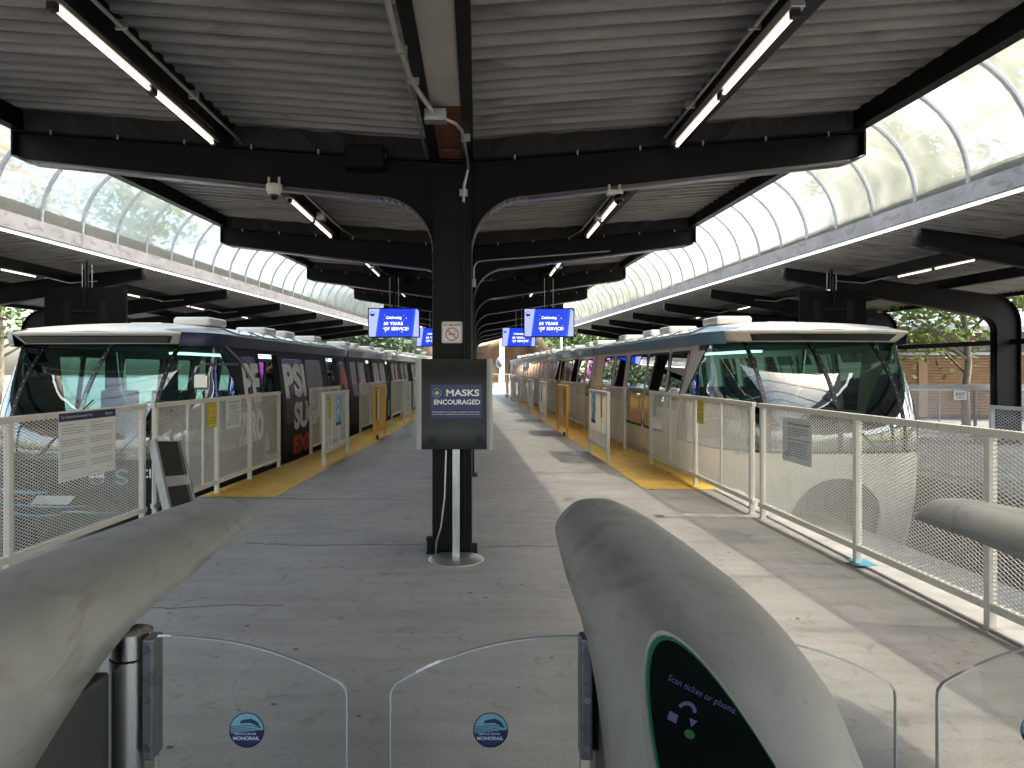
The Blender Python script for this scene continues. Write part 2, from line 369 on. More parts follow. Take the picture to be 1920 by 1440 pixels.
# low pits under the trains and the concrete running beams
for s, xc in ((1, 5.485), (-1, 5.28)):
    g = MB(); g.ngon([(s*2.2,-8,-2.45),(s*8.2,-8,-2.45),(s*7.2,62,-2.45),(s*1.8,62,-2.45)]); tag(g.build('trackway', 'dark_pit'), kind='structure')
    g = MB(); g.prism([(-.45,-2.4),(.45,-2.4),(.45,-.62),(-.45,-.62)], lambda a,b:(s*(xc+.28)+a,-8,b), lambda a,b:(s*(xc-.035*62)+a,62,b))
    tag(g.build('monorail_beam', 'beam_concrete', bevel=.02), ('weathered concrete guide beam under the cream train' if s > 0 else 'weathered concrete guide beam under the black wrapped train'), 'guide beam', 'concrete guide beams')
# outer platforms
g = MB(); g.prism([(7.25,-8),(14,-8),(14,60),(5.9,60)], lambda x,y:(x,y,-2.4), lambda x,y:(x,y,.0)); tag(g.build('outer_platform', 'far_paving'), kind='structure')
g = MB(); g.prism([(-7.2,-8),(-5.4,60),(-14,60),(-14,-8)], lambda x,y:(x,y,-2.4), lambda x,y:(x,y,.0)); tag(g.build('outer_platform', 'far_paving'), kind='structure')
g = MB(); g.ngon([(14,-30,-.05),(90,-30,-.05),(90,140,-.05),(14,140,-.05)]); tag(g.build('plaza', 'far_paving'), kind='structure')
g = MB(); g.ngon([(-90,-30,-.05),(-14,-30,-.05),(-14,140,-.05),(-90,140,-.05)]); tag(g.build('plaza', 'far_paving'), kind='structure')
g = MB(); g.ngon([(-14,60,-.05),(14,60,-.05),(14,140,-.05),(-14,140,-.05)]); tag(g.build('plaza', 'far_paving'), kind='structure')
# old filled patches, gum and stains on the floor
g = MB()
for (x, y, a, b) in ((2.2, 9.0-1.0, .05, .075), ):
    g.ngon([(x-a, y-b, .003), (x+a, y-b, .003), (x+a, y+b, .003), (x-a, y+b, .003)])
tag(g.build('floor_patch', 'floor_patch'), 'small brown square patch let into the concrete floor', kind='structure')
rnd = random.Random(3); g = MB()
for i in range(120):
    y = rnd.uniform(1.6, 12); x = rnd.uniform(-2.2, 3.0); r = rnd.uniform(.006, .016); n = 9
    g.ngon([(x+r*rnd.uniform(.7, 1.2)*math.cos(2*math.pi*k/n)*1.3, y+r*rnd.uniform(.7, 1.2)*math.sin(2*math.pi*k/n), .0025) for k in range(n)])
tag(g.build('gum_spots', 'gum'), 'dark trodden gum spots on the grey floor', kind='stuff')
g = MB()
def crackline(pts, w):
    for (a, b) in zip(pts, pts[1:]):
        g.bar((*a, .0015), (*b, .0015), w, .002)
for (x0, y0, x1, n) in ((-1.9, 6.75, .0, 40), (.25, 6.6, 1.2, 18), (-2.6, 4.9, -1.1, 26), (-2.9, 9.1, -.8, 30)):
    p = []; y = y0
    for i in range(n+1):
        y += rnd.uniform(-.022, .022); p.append((x0+(x1-x0)*i/n, y))
    crackline(p, .006)
tag(g.build('floor_cracks', 'gum'), 'thin wandering cracks across the concrete floor', kind='stuff')

# ------------------------------------------------------------------ central canopy frames
def central_frame(Y, k):
    r, l = tipR(Y), tipL(Y)
    rise = .005*(Y-Y0)
    root = empty('canopy_frame', (0, Y, 0), 0, f'{ORD[k]} black steel T frame from the camera with curved arms' if k else 'nearest black steel T frame, its base behind the masks sign', 'canopy frame', 'black T frames down the middle of the platform')
    def side(t, s):
        ta = abs(t); zt0, zt1 = 3.41, 3.68+rise; zb0 = 3.07; pts = []
        top = [(s*ta, zt1), ]
        pts.append((s*.0, zt0)); pts.append((s*ta, zt1)); pts.append((s*ta, zt1-.21)); pts.append((s*(ta-.13), zt1-.255))
        xk = .66; zk = zb0 + (zt1-.255-zb0)*(xk-.3)/(ta-.43)
        pts.append((s*xk, zk-.0)); rr = .49; cx, cz = .168+rr, zk-rr
        for i in range(1, 13):
            a = math.pi/2 + (math.pi/2)*i/12; pts.append((s*(cx+rr*math.cos(a)), cz+rr*math.sin(a)))
        pts.append((s*.168, 0.0)); pts.append((0, 0.0)); return pts
    right, left = side(r, 1), side(l, -1)
    arm = MB(); out = right[:-1][1:]; outl = left[:-1][1:]
    poly = [(0, 3.41)] + out + outl[::-1]
    arm.prism(poly[::-1], lambda x,z:(x,-.03,z), lambda x,z:(x,.03,z))
    arm.build('web', 'black_steel', root)
    fl = MB(); hw = .10
    for pl in (out, outl):
        for a, b in zip(pl, pl[1:]):
            if a == pl[0]: continue
            fl.add([(a[0],-hw,a[1]),(b[0],-hw,b[1]),(b[0],hw,b[1]),(a[0],hw,a[1])], [(0,1,2,3)])
    fl.build('flange', 'flange_highlight', root, smooth=True, solid=.014)
    tf = MB()
    for t, s in ((r, 1), (abs(l), -1)):
        tf.bar((0,0,3.415), (s*t,0,3.69+rise), .2, .014)
        tf.box(s*t-.008, s*t+.008, -hw, hw, 3.47+rise, 3.695+rise)
    tf.build('top_flange', 'black_steel', root)
    for t, s in ((r, 1), (abs(l), -1)):
        for q in range(1, 7):
            x_ = t*q/6.6; z_ = 3.42+.073*x_+rise; ck = MB(); ck.box(s*x_-.007, s*x_+.007, -.118, -.098, z_-.03, z_+.010); ck.build('beam_clip', 'galvanised', root)
    cf = MB(); cf.box(-.168, .168, -.11, -.095, 0, 3.39); cf.box(-.168, .168, .095, .11, 0, 3.39); cf.box(-.155,.155,-.095,.095,.0,3.35)
    cf.build('column', 'black_steel', root)
    bp = MB(); bp.box(-.22, .22, -.17, .17, 0, .018); bp.build('base_plate', 'black_steel', root)
    return root
NB = 9
for k in range(NB): central_frame(Y0+BAY*k, k)

# ------------------------------------------------------------------ central roof
roof = empty('canopy_roof', (0, 0, 3.5), 0, 'ribbed grey steel roof over the middle platform with black edge beams', 'canopy roof')
roof.location = (0,0,0)
PIT = .18
def deckz(ax, y): return 3.60 + .072*ax + .004*(y-Y0)
for s, tip in ((1, tipR), (-1, tipL)):
    g = MB(); rows = []; y = YA
    prof = ((0, .075), (.010, .0), (.055, .0), (.065, .075))
    while y < YB:
        for dy, dz in prof:
            yy = y+dy; t = abs(tip(yy)); rows.append([(s*(.14+(t-.14)*q/4), yy, deckz(.14+(t-.14)*q/4, yy)+dz) for q in range(5)])
        y += PIT
    g.grid(rows); g.build('deck', 'deck_paint', roof)
    g = MB(); g.add([(s*.1,YA,3.75),(s*.1,YB,3.92),(tip(YB)*1.0,YB,4.15),(tip(YA),YA,4.0)], [(0,1,2,3)]); g.build('roof_membrane', 'roof_grey', roof)
    g = MB(); n = 26
    for i in range(n):
        ya = YA+(YB-YA)*i/n; yb = YA+(YB-YA)*(i+1)/n; ra = .005*(ya-Y0); rb = .005*(yb-Y0)
        a, b = tip(ya), tip(yb)
        g.add([(a,ya,3.695+ra),(b,yb,3.695+rb),(b,yb,3.93+rb),(a,ya,3.93+ra),(a-s*.1,ya,3.695+ra),(b-s*.1,yb,3.695+rb),(b-s*.1,yb,3.86+rb),(a-s*.1,ya,3.86+ra)],
              [(0,1,2,3),(4,5,1,0),(4,7,6,5),(3,2,6,7)])
    g.build('edge_beam', 'black_steel', roof)
    g = MB()
    yy = YA
    while yy < YB-4:
        xp = 1.98-.02*(yy-6); xq = 1.98-.02*(yy+BAY-6)
        g.bar((s*xp, yy, 3.615+.072*2-.10), (s*xq, yy+BAY, 3.615+.072*2-.10+.0), .10, .20); yy += BAY
    g.build('purlin', 'black_steel', roof)
g = MB(); g.box(-.185, -.105, YA, YB, 3.42, 3.66); g.box(.105, .185, YA, YB, 3.42, 3.66); g.box(-.185,.185,YA,YB,3.66,3.68); g.build('ridge_beam', 'black_steel', roof)
g = MB(); g.box(-.105, .105, YA, 5.15, 3.44, 3.455)
for k in range(8): g.box(-.105, .105, Y0+BAY*k+.8, Y0+BAY*(k+1)-1.3, 3.44, 3.455)
g.build('ridge_plate', 'ridge_plate', roof)
g = MB()
for a, b in ((-.105, -.078), (.078, .105)): g.box(a, b, 5.17, 6.42, 3.435, 3.46)
g.box(-.078, .078, 6.2, 6.42, 3.435, 3.46); g.box(-.078,.078,5.17,6.2,3.47,3.48)
g.build('rusted_frame', 'rust', roof, )['label'] = 'rusted steel frame round an opening in the ridge'
for k in range(-1, NB):
    Y = Y0+BAY*k; g = MB(); rise = .005*(Y-Y0)
    for s, t in ((1, tipR(Y)), (-1, -tipL(Y))):
        for dy in (-.085, .085):
            n = 22; rr = []
            for i in range(n+1):
                x = .18+(t-.2)*i/n; rr.append([(s*x, Y+dy+random.uniform(-.012,.012), 3.42+.072*x+rise), (s*x, Y+dy+random.uniform(-.03,.03), 3.60+.072*x+rise)])
            g.grid(rr)
    g.build('bird_netting', 'netting', roof)

# ------------------------------------------------------------------ outer frames and roofs
def outer_frame(Y, k, s):
    tip = abs(gutR(Y) if s > 0 else gutL(Y))+.06; xc = 11.45 if s > 0 else 12.0; rise = .008*(Y-11)
    nm = ORD[k]
    root = empty('outer_canopy_frame', (0, Y, 0), 0, f'{nm} black cantilever frame from the front over the {"cream" if s > 0 else "black"} train, curving down to its post', 'canopy frame', 'black frames of the outer canopies')
    top = [(tip, 3.70+rise), (xc+.02, 3.12+rise)]; pts = [(tip, 3.70+rise)]
    n = 10; R1 = .62
    ang = [math.pi/2*i/n for i in range(n+1)]
    for a in ang: pts.append((xc-.35+R1*math.sin(a), 3.14+rise-R1+R1*math.cos(a)))
    pts.append((xc+.27, 0)); pts.append((xc-.23, 0))
    r2 = .33
    for a in ang[::-1]: pts.append((xc-.23-r2+r2*math.sin(a), 2.68+rise-r2+r2*math.cos(a)))
    pts += [(tip+.13, 3.44+rise), (tip, 3.48+rise)]
    pts = [(s*x, z) for x, z in pts]
    if s > 0: pts = pts[::-1]
    g = MB(); g.prism(pts, lambda x,z:(x,-.03,z), lambda x,z:(x,.03,z)); g.build('web', 'black_steel', root)
    g = MB(); c = pts + [pts[0]]
    for a, b in zip(c, c[1:]): g.add([(a[0],-.11,a[1]),(b[0],-.11,b[1]),(b[0],.11,b[1]),(a[0],.11,a[1])], [(0,1,2,3)])
    g.build('flange', 'black_steel', root, smooth=True, solid=.014)
    return root
for s in (1, -1):
    for k in range(0, 9): outer_frame(11.1+BAY*(k-1), k, s)
for s in (1, -1):
    gut = gutR if s > 0 else gutL; zg = zgR if s > 0 else zgL; xo = 12.4
    root = empty('canopy_roof', (0,0,0), 0, 'ribbed grey steel roof of the outer canopy above the %s train' % ('cream' if s > 0 else 'black'), 'canopy roof')
    g = MB(); rows = []; y = YA
    while y < YB:
        for dy, dz in prof:
            yy = y+dy; t = abs(gut(yy)); rise = .008*(yy-11)
            rows.append([(s*(t+(xo-t)*q/3), yy, 3.86+rise-(.1*(t+(xo-t)*q/3-6.7))+dz) for q in range(4)])
        y += PIT
    g.grid(rows); g.build('deck', 'deck_paint', root)
    g = MB(); g.bar((s*xo, YA, 3.25), (s*xo, YB, 3.5), .08, .2); g.build('edge_beam', 'black_steel', root)
    g = MB(); g.add([(abs(gut(YA))*s,YA,4.15),(abs(gut(YB))*s,YB,4.45),(s*xo,YB,3.75),(s*xo,YA,3.6)], [(0,1,2,3)]); g.build('roof_membrane', 'roof_grey', root)
    for xx in (8.55, 10.2):
        g = MB(); g.bar((s*(xx+.05), YA, 3.76-.1*(xx-6.7)-.14), (s*(xx-.35), YB, 3.76-.1*(xx-6.7)+.17), .10, .20); g.build('purlin', 'black_steel', root)
    if s > 0:
        g = MB(); g.bar((11.6, 11.2, 2.18), (11.6, 34, 2.18), .06, .11); g.build('side_rail', 'black_steel', root)
    # skylight vault
    vr = empty('skylight_vault', (0,0,0), 0, 'milky barrel vault skylight over the %s train with curved ribs' % ('cream' if s > 0 else 'black'), 'skylight')
    tip = tipR if s > 0 else tipL
    def arc(y, n=22, dr=0):
        xi = abs(tip(y))-.02; xo_ = abs(gut(y))-.04; zi = 3.93+.005*(y-Y0); zo = zg(y)+.26; out = []
        for i in range(n+1):
            a = math.pi*i/n; q = (1-math.cos(a))/2
            out.append((s*((xi+(xo_-xi)*q) - dr*math.cos(a)), y, zi+(zo-zi)*q+(1.50+dr)*math.sin(a)))
        return out
    g = MB(); ys = [-3.9+BAY/4*i for i in range(44)]
    rows = []
    for i, y in enumerate(ys):
        rows.append(arc(y)); 
        if i < len(ys)-1: rows.append(arc(y+BAY/8, dr=.012))
    g.grid(rows); g.build('glazing', 'vault_glazing', vr, smooth='all')
    for y in ys:
        r = MB(); A = arc(y, dr=-.03); B = arc(y, dr=.02); rr = []
        for p, q in zip(A, B):
            rr.append([(p[0],p[1]-.03,p[2]),(p[0],p[1]+.03,p[2]),(q[0],q[1]+.03,q[2]),(q[0],q[1]-.03,q[2])])
        r.grid(rr, close=True); r.build('rib', 'rib_metal', vr)
    for yy in (0,):
        g = MB(); a0, a1 = gut(YA), gut(YB)
        g.prism([(-.06,.02),(.07,.02),(.07,.27),(-.06,.27)], lambda a,b:(a0+a,YA,zg(YA)+b), lambda a,b:(a1+a,YB,zg(YB)+b)); g.build('gutter_beam', 'gutter_metal', vr)
    lt = empty('light_strip', (0,0,0), 0, 'long continuous white light strip under the gutter above the %s train' % ('cream' if s > 0 else 'black'), 'light strip')
    g = MB(); g.prism([(-.035,-.0),(.035,-.0),(.035,.018),(-.035,.018)], lambda a,b:(a0+a,YA,zg(YA)+b), lambda a,b:(a1+a,YB,zg(YB)+b)); g.build('housing', 'aluminium', lt)
    g = MB(); yy = YA
    while yy < YB-3:
        ye = yy+2.38
        g.prism([(-.022,-.03),(.022,-.03),(.022,-.002),(-.022,-.002)], lambda a,b:(gut(yy)+a,yy,zg(yy)+b), lambda a,b:(gut(ye)+a,ye,zg(ye)+b)); yy += 2.42
    g.build('tube', 'strip_glow', lt)

# ------------------------------------------------------------------ tube lights
def tube_light(x, y1, z, label, n=2, L=1.2, dx=0, tilt=0):
    root = empty('tube_light', (x, y1, z), math.atan2(dx, 1), label, 'tube light', 'fluorescent tube lights under the canopies')
    h = MB(); h.box(-.04, .04, -L*n-.02, .02, .03, .085); h.build('housing', 'galvanised', root, bevel=.006)
    for i in range(n):
        t = MB(); t.tube([(0, -L*i-.04, .012), (0, -L*(i+1)+.04, .012)], .013, 10); t.build('tube', 'tube_glow', root, smooth=True)
        for ya_ in (-L*i-.045, -L*(i+1)):
            c = MB(); c.box(-.022, .022, ya_, ya_+.045, -.01, .035); c.build('tube_holder', 'rubber', root)
    return root
tube_light(-2.02, 6.26, 3.50, 'twin tube light nearest the camera, left of the ridge')
tube_light(1.93, 6.34, 3.50, 'twin tube light nearest the camera, right of the ridge')
for k in range(1, 8):
    y = Y0+BAY*k-.3
    tube_light(-(2.02-.02*(y-6)), y, 3.50+.004*(y-Y0), f'tube light on the left purlin just before the {ORD[k]} T frame')
    tube_light(2.0-.02*(y-6)-.07, y, 3.50+.004*(y-Y0), f'tube light on the right purlin just before the {ORD[k]} T frame')
for k in range(0, 5):
    y = 14.9+BAY*k
    tube_light(8.72, y, 3.42+.008*(y-11), f'{ORD[k]} tube light from the front under the roof over the cream train', 3 if k == 0 else 2)
    tube_light(-8.7, y, 3.42+.008*(y-11), f'{ORD[k]} tube light from the front under the roof over the black train')
# conduits
def conduit(pts, r, label, clips=()):
    root = empty('conduit', pts[0], 0, label, 'conduit', 'grey electrical conduits')
    p0 = Vector(pts[0]); g = MB(); g.tube([Vector(p)-p0 for p in pts], r, 8); g.build('pipe', 'galvanised', root, smooth=True)
    for c in clips:
        q = Vector(c)-p0; k = MB(); k.box(q.x-.035, q.x+.035, q.y-.01, q.y+.01, q.z-r-.004, q.z+r+.03); k.build('clip', 'galvanised', root)
    return root
conduit([(-1.86, 2.5, 3.60), (-1.86, 6.35, 3.60), (-1.84, 6.42, 3.57)], .012, 'thin conduit along the purlin of the nearest left light', [(-1.86, 4.3, 3.6), (-1.86, 5.4, 3.6)])
conduit([(1.84, 2.5, 3.60), (1.84, 6.35, 3.60)], .012, 'thin conduit along the purlin of the nearest right light', [(1.84, 4.3, 3.6), (1.84, 5.6, 3.6)])
conduit([(-.22, 2.5, 3.40), (-.22, 4.0, 3.40), (-.2, 4.5, 3.40), (-.16, 4.75, 3.39), (-.10, 5.0, 3.37), (-.085, 5.1, 3.36)], .017, 'thick conduit on the ridge running into the junction box', [(-.21, 4.15, 3.4), (-.18, 4.6, 3.4)])
conduit([(-.235, 2.5, 3.43), (-.225, 4.3, 3.43), (-.215, 6.4, 3.43)], .009, 'thin conduit along the left lower edge of the ridge beam')
conduit([(-.03, 5.14, 3.36), (.06, 5.3, 3.37), (.105, 5.5, 3.38), (.14, 6.30, 3.37), (.14, 6.38, 3.33), (.105, 6.395, 3.20), (.10, 6.40, 3.05)], .013, 'conduit from the junction box down the face of the nearest column', [(.13, 5.7, 3.38), (.10, 6.4, 3.12)])
conduit([(.10, 6.40, 3.05), (.105, 6.403, 1.8), (.105, 6.403, .1)], .012, 'black painted conduit running down the face of the nearest column')['mat'] = 1
for o_ in bpy.data.objects:
    if o_.parent and o_.parent.get('mat'): o_.data.materials[0] = M['black_steel']
jb = empty('junction_box', (-.07, 5.12, 3.33), 0, 'grey junction box under the ridge with conduits entering it', 'junction box')
g = MB(); g.box(-.075, .075, -.05, .05, 0, .07); g.build('box_body', 'galvanised', jb, bevel=.006)
g = MB(); g.box(-.078, .078, -.053, .053, -.012, .0); g.build('cover', 'galvanised', jb, bevel=.004)
for k in (1, 2):
    Y = Y0+BAY*k
    for s in (1, -1):
        conduit([(s*1.78, Y-3.2, 3.62), (s*1.72, Y-.5, 3.60), (s*1.6, Y-.16, 3.56)], .012, f'conduit beside the {"right" if s>0 else "left"} light just before the {ORD[k]} T frame')
        q = empty('junction_box', (s*1.79, Y-1.6, 3.52), 0, f'small grey box on the {"right" if s>0 else "left"} purlin before the {ORD[k]} T frame', 'junction box')
        g = MB(); g.box(-.05, .05, -.07, .07, 0, .1); g.build('box_body', 'galvanised', q, bevel=.005)
conduit([(.17, Y0+BAY+.0-.12, 2.93), (.17, Y0+BAY-.12, 3.12), (.22, Y0+BAY-.12, 3.2), (.35, Y0+BAY-.12, 3.22), (2.2, Y0+BAY-.12, 3.36)], .012, 'conduit curving from the second column out along its right arm')
q = empty('junction_box', (.17, Y0+BAY-.13, 2.82), 0, 'small switch box on the right edge of the second column', 'junction box')
g = MB(); g.box(-.03, .03, -.03, .02, 0, .12); g.build('box_body', 'galvanised', q, bevel=.005)
for s in (1, -1):
    for k in (1, 2, 3):
        Y = 11.1+BAY*k
        conduit([(s*8.5, Y-.9, 3.42+.008*(Y-11)), (s*8.3, Y-.3, 3.36+.008*(Y-11)), (s*7.8, Y-.14, 3.42+.008*(Y-11))], .012, f'conduit by the {ORD[k]} outer frame over the {"cream" if s>0 else "black"} train')
# black speaker boxes on the frames
def speaker(x, y, z, label):
    root = empty('speaker_box', (x, y, z), 0, label, 'speaker', 'black speaker boxes on the frames')
    g = MB(); g.box(-.17, .17, -.13, .0, -.10, .10); g.build('cabinet', 'tv_black', root, bevel=.01)
    g = MB(); g.box(-.155, .155, -.137, -.131, -.085, .085); g.build('grille', 'black_steel', root)
speaker(-.75, 6.42, 3.42, 'black speaker box above the left arm of the nearest T frame')
speaker(-1.45, Y0+BAY*2-.12, 3.50, 'black speaker box on the left arm of the third T frame')
speaker(1.35, Y0+BAY*2-.12, 3.50, 'black speaker box on the right arm of the third T frame')
# cameras
def px(X, Y, Z): return X, Y, Z
def P(u, v, Y): return ((u-VX)/F*Y+CX, Y, CZ-(v-VY)/F*Y)
def dome(loc, label, kind):
    root = empty('security_camera', loc, 0, label, 'security camera', 'security cameras hung from the nearest T frame')
    if kind == 'dome':
        g = MB(); prof_ = [(.0, .055), (.068, .055), (.07, .03), (.066, -.0), (.05, -.035), (.0, -.035)]
        g.grid([[(r*math.cos(2*math.pi*k/20), r*math.sin(2*math.pi*k/20), z) for k in range(20)] for r, z in prof_], close=True); g.build('housing', 'camera_white', root, smooth=True)
        g = MB(); g.grid([[(.04*math.cos(a)*math.cos(2*math.pi*k/16), .04*math.cos(a)*math.sin(2*math.pi*k/16), -.036-.045*math.sin(a)) for k in range(16)] for a in [math.pi/2*i/6 for i in range(7)]], close=True); g.build('lens_dome', 'acrylic_dark', root, smooth=True)
    else:
        g = MB(); g.box(-.07, .07, -.04, .04, .03, .07); g.build('housing', 'camera_white', root, bevel=.01)
        g = MB(); g.grid([[(.045*math.cos(a)*math.cos(2*math.pi*k/16)+.04, .045*math.cos(a)*math.sin(2*math.pi*k/16), -.0-.055*math.sin(a)) for k in range(16)] for a in [-math.pi/2+math.pi*i/10 for i in range(11)]], close=True); g.build('lens_dome', 'acrylic_dark', root, smooth=True)
    g = MB(); g.box(-.055, -.035, -.01, .01, .05, .12); g.box(.035, .055, -.01, .01, .05, .12); g.build('bracket', 'galvanised', root)
dome(P(514, 358, 6.4), 'pale dome camera under the left arm of the nearest T frame', 'dome')
dome(P(1152, 372, 6.4), 'camera with a black ball lens under the right arm of the nearest T frame', 'ball')

# ------------------------------------------------------------------ fences
FT = 1.235
def diamond(mb, a, b, z0, z1, n, pitch=(.060, .027), w=.005, t=.003):
    """expanded metal between floor points a and b"""
    a = Vector(a); b = Vector(b); L = (b-a).length; d = (b-a)/L; H = z1-z0; sl = pitch[1]/pitch[0]
    nn = Vector((-d.y, d.x, 0))*t/2
    for sg in (1, -1):
        k = -H/sl if sg > 0 else 0.0; end = L if sg > 0 else L+H/sl
        x = math.floor(k/pitch[0])*pitch[0]
        while x < end:
            # line: z = sg*(u-x)*sl ; clip to 0<u<L, 0<z<H
            u0, u1 = (x, x+H/sl) if sg > 0 else (x-H/sl, x)
            ua, ub = max(0, u0), min(L, u1)
            if ub-ua > .01:
                za, zb = sg*(ua-x)*sl, sg*(ub-x)*sl
                p = a + d*ua + Vector((0,0,z0+za)); q = a + d*ub + Vector((0,0,z0+zb))
                o = Vector((0,0,w*.5)); off = nn if sg > 0 else nn*1.01
                vs = [p-o-off, q-o-off, q+o-off, p+o-off, p-o+off, q-o+off, q+o+off, p+o+off]
                mb.add(vs, [(0,1,2,3),(7,6,5,4),(3,2,6,7),(1,0,4,5)])
            x += pitch[0]
def fence(name, pts, posts, label, cat, group, m='fence_cream', z0=.12, zt=FT, post_w=.05, foot=True, mids=(), mesh=True, mm='fence_mesh', pitch=(.060,.027), double=()):
    """pts: two end points (x, y). posts: fractions with legs; mids: fractions with thin bars"""
    a = Vector((*pts[0], 0)); b = Vector((*pts[1], 0)); d = b-a; L = d.length; dn = d/L
    root = empty(name, a, 0, label, cat, group)
    O = Vector((0,0,0)); e = d
    g = MB(); g.bar(O+Vector((0,0,zt-.025)), e+Vector((0,0,zt-.025)), post_w, .05); g.build('top_rail', m, root, bevel=.004)
    g = MB(); g.bar(O+Vector((0,0,z0+.025)), e+Vector((0,0,z0+.025)), post_w*.9, .05); g.build('bottom_rail', m, root, bevel=.004)
    for f in posts:
        p = d*f; g = MB(); g.bar(p+Vector((0,0,.012 if foot else z0)), p+Vector((0,0,zt-.051)), post_w, post_w+.002, up=(dn.y, -dn.x, 0)); g.box(p.x-.035, p.x+.035, p.y-.03, p.y+.03, 0, .012)
        g.build('post', m, root, bevel=.004)
    for f in mids:
        p = d*f; g = MB(); g.bar(p+Vector((0,0,z0+.05)), p+Vector((0,0,zt-.051)), .025, .025, up=(dn.y, -dn.x, 0)); g.build('mid_bar', m, root)
    if mesh:
        g = MB(); side = Vector((0,0,0)); diamond(g, O+dn*.02, e-dn*.02, z0+.045, zt-.045, root, pitch, w=.005 if pitch[0] < .07 else .008); g.build('mesh_panel', mm, root)
    return root
GF = 'mesh fences along the platform edges'
fence('mesh_fence', [(3.43, 2.6), (3.262, 7.93)], [.02, .36, .64, .985], 'cream mesh fence nearest the camera in front of the cream train', 'fence', GF)
fence('mesh_fence', [(3.256, 8.07), (3.155, 12.5)], [.015, .455, .99], 'cream mesh fence beside the cream train nose, with the yellow notice', 'fence', GF, mids=(.23, .73))
fence('mesh_fence', [(-3.50, 3.6), (-3.235, 7.66)], [.02, .5, .985], 'cream mesh fence with the large white policy sign', 'fence', GF)
fence('mesh_fence', [(-3.225, 7.80), (-3.02, 12.05)], [.015, .40, .68, .99], 'cream mesh fence the metal ramp leans on', 'fence', GF, mids=(.2, .3))
GB = 'short barrier panels along the train doors'
for k, (ya, yb) in enumerate(((13.85, 16.2), (18.4, 21.6), (23.3, 26.6), (28.5, 31.5), (34, 37))):
    fence('edge_barrier', [(fenceL(ya)+.02, ya), (fenceL(yb)+.02, yb)], [.01, .6, .99], f'{ORD[k]} cream barrier at the left platform edge beyond the first fences', 'barrier', GB, mids=(.3,))
for k, (ya, yb) in enumerate(((14.6, 18.1), (19.5, 23.4), (25.5, 29), (31, 34.5), (36.5, 40))):
    fence('edge_barrier', [(fenceR(ya)-.0, ya), (fenceR(yb)-.1*k, yb)], [.01, .5, .99], f'{ORD[k]} cream barrier at the right platform edge beyond the first fences', 'barrier', GB, mids=(.25,.75))
def divider(x0, ya, x1, yb, label, yellow=False, poster=None):
    m = 'yellow_steel' if yellow else 'fence_cream'
    r = fence('queue_divider', [(x0, ya), (x1, yb)], [.03, .97], label, 'barrier', 'queue dividers standing on the yellow strips', m=m, z0=.20, zt=1.21, mids=(.34,), mesh=True, post_w=.055)
    if yellow:
        d = Vector((x1-x0, yb-ya, 0)); g = MB(); g.bar(Vector((0,0,.7)), d+Vector((0,0,.7)), .012, .9); g.build('sheet_panel', 'yellow_steel', r)
        w_ = MB(); s = -1 if x0 < 0 else 1; w_.tube([(-s*.05, .05, .06), (-s*.09, .05, .06)], .055, 14); w_.build('caster', 'rubber', r)
    return r
DL = [(-2.31, 12.05, -2.24, 14.0, 0, 'white divider with a blue poster, nearest on the left'), (-2.11, 16.6, -2.06, 18.2, 1, 'yellow divider nearest on the left'),
      (-1.93, 21.4, -1.88, 23.2, 0, 'second white divider on the left, with a dark poster')]
DR = [(2.45, 12.5, 2.40, 14.3, 0, 'white divider with a blue poster, nearest on the right'), (2.35, 17.4, 2.31, 19.1, 1, 'yellow divider nearest on the right'),
      (2.27, 22.0, 2.24, 23.7, 0, 'white divider with a dark poster beyond the near yellow one'), (2.22, 26.8, 2.19, 28.5, 0, 'third white divider on the right'),
      (2.14, 31.6, 2.11, 33.3, 0, 'fourth white divider on the right'), (2.04, 36.5, 2.0, 38.2, 0, 'fifth white divider on the right'), (1.95, 41.5, 1.9, 43.2, 1, 'far yellow divider at the end of the right row')]
for (x0, ya, x1, yb, y_, lb) in DL+DR: divider(x0, ya, x1, yb, lb, bool(y_))
# ------------------------------------------------------------------ signs on fences
def plate(a, yaw_vec, cz, w_, h, label, cat, m, draw, group=None, name='fence_sign', t=.004, sx=1, sy=1):
    """plate centred at a=(x,y,cz); yaw_vec = reading direction; sign faces its right-hand side (towards camera)"""
    d = Vector((*yaw_vec, 0)).normalized(); n = Vector((d.y, -d.x, 0))
    root = empty(name, (a[0], a[1], cz), 0, label, cat, group)
    fn = lambda k: (lambda x, y: tuple(d*x*sx + n*k + Vector((0,0,y*sy))))
    g = MB(); g.prism([(-w_/2,-h/2),(w_/2,-h/2),(w_/2,h/2),(-w_/2,h/2)], fn(t), fn(0)); g.build('panel', m, root)
    draw(root, fn(t+.0015), fn(t+.003))
    return root
def rect(mb, fn, x0, x1, y0, y1): mb.add([fn(x0,y0), fn(x1,y0), fn(x1,y1), fn(x0,y1)], [(0,1,2,3)])
def draw_dyk(root, f1, f2):
    g = MB(); add_text(g, 'Did you know', f1, .02, .155, .036, .015); add_text(g, 'Regular monorail maintenance', f1, .02, .01, .02, .01, w=.22); g.build('heading', 'text_dark', root)
    g = MB(); r_ = random.Random(5); lines(g, f1, -.09, .12, .11, 4, .022, .009, r_); lines(g, f1, -.09, .12, -.03, 6, .024, .009, r_); g.build('small_print', 'text_grey', root)
    g = MB(); g.disc(f1(-.10, -.14), Vector(f1(1,0))-Vector(f1(0,0)), (0,0,1), .022, 20, .013); g.build('gear_mark', 'text_grey', root)
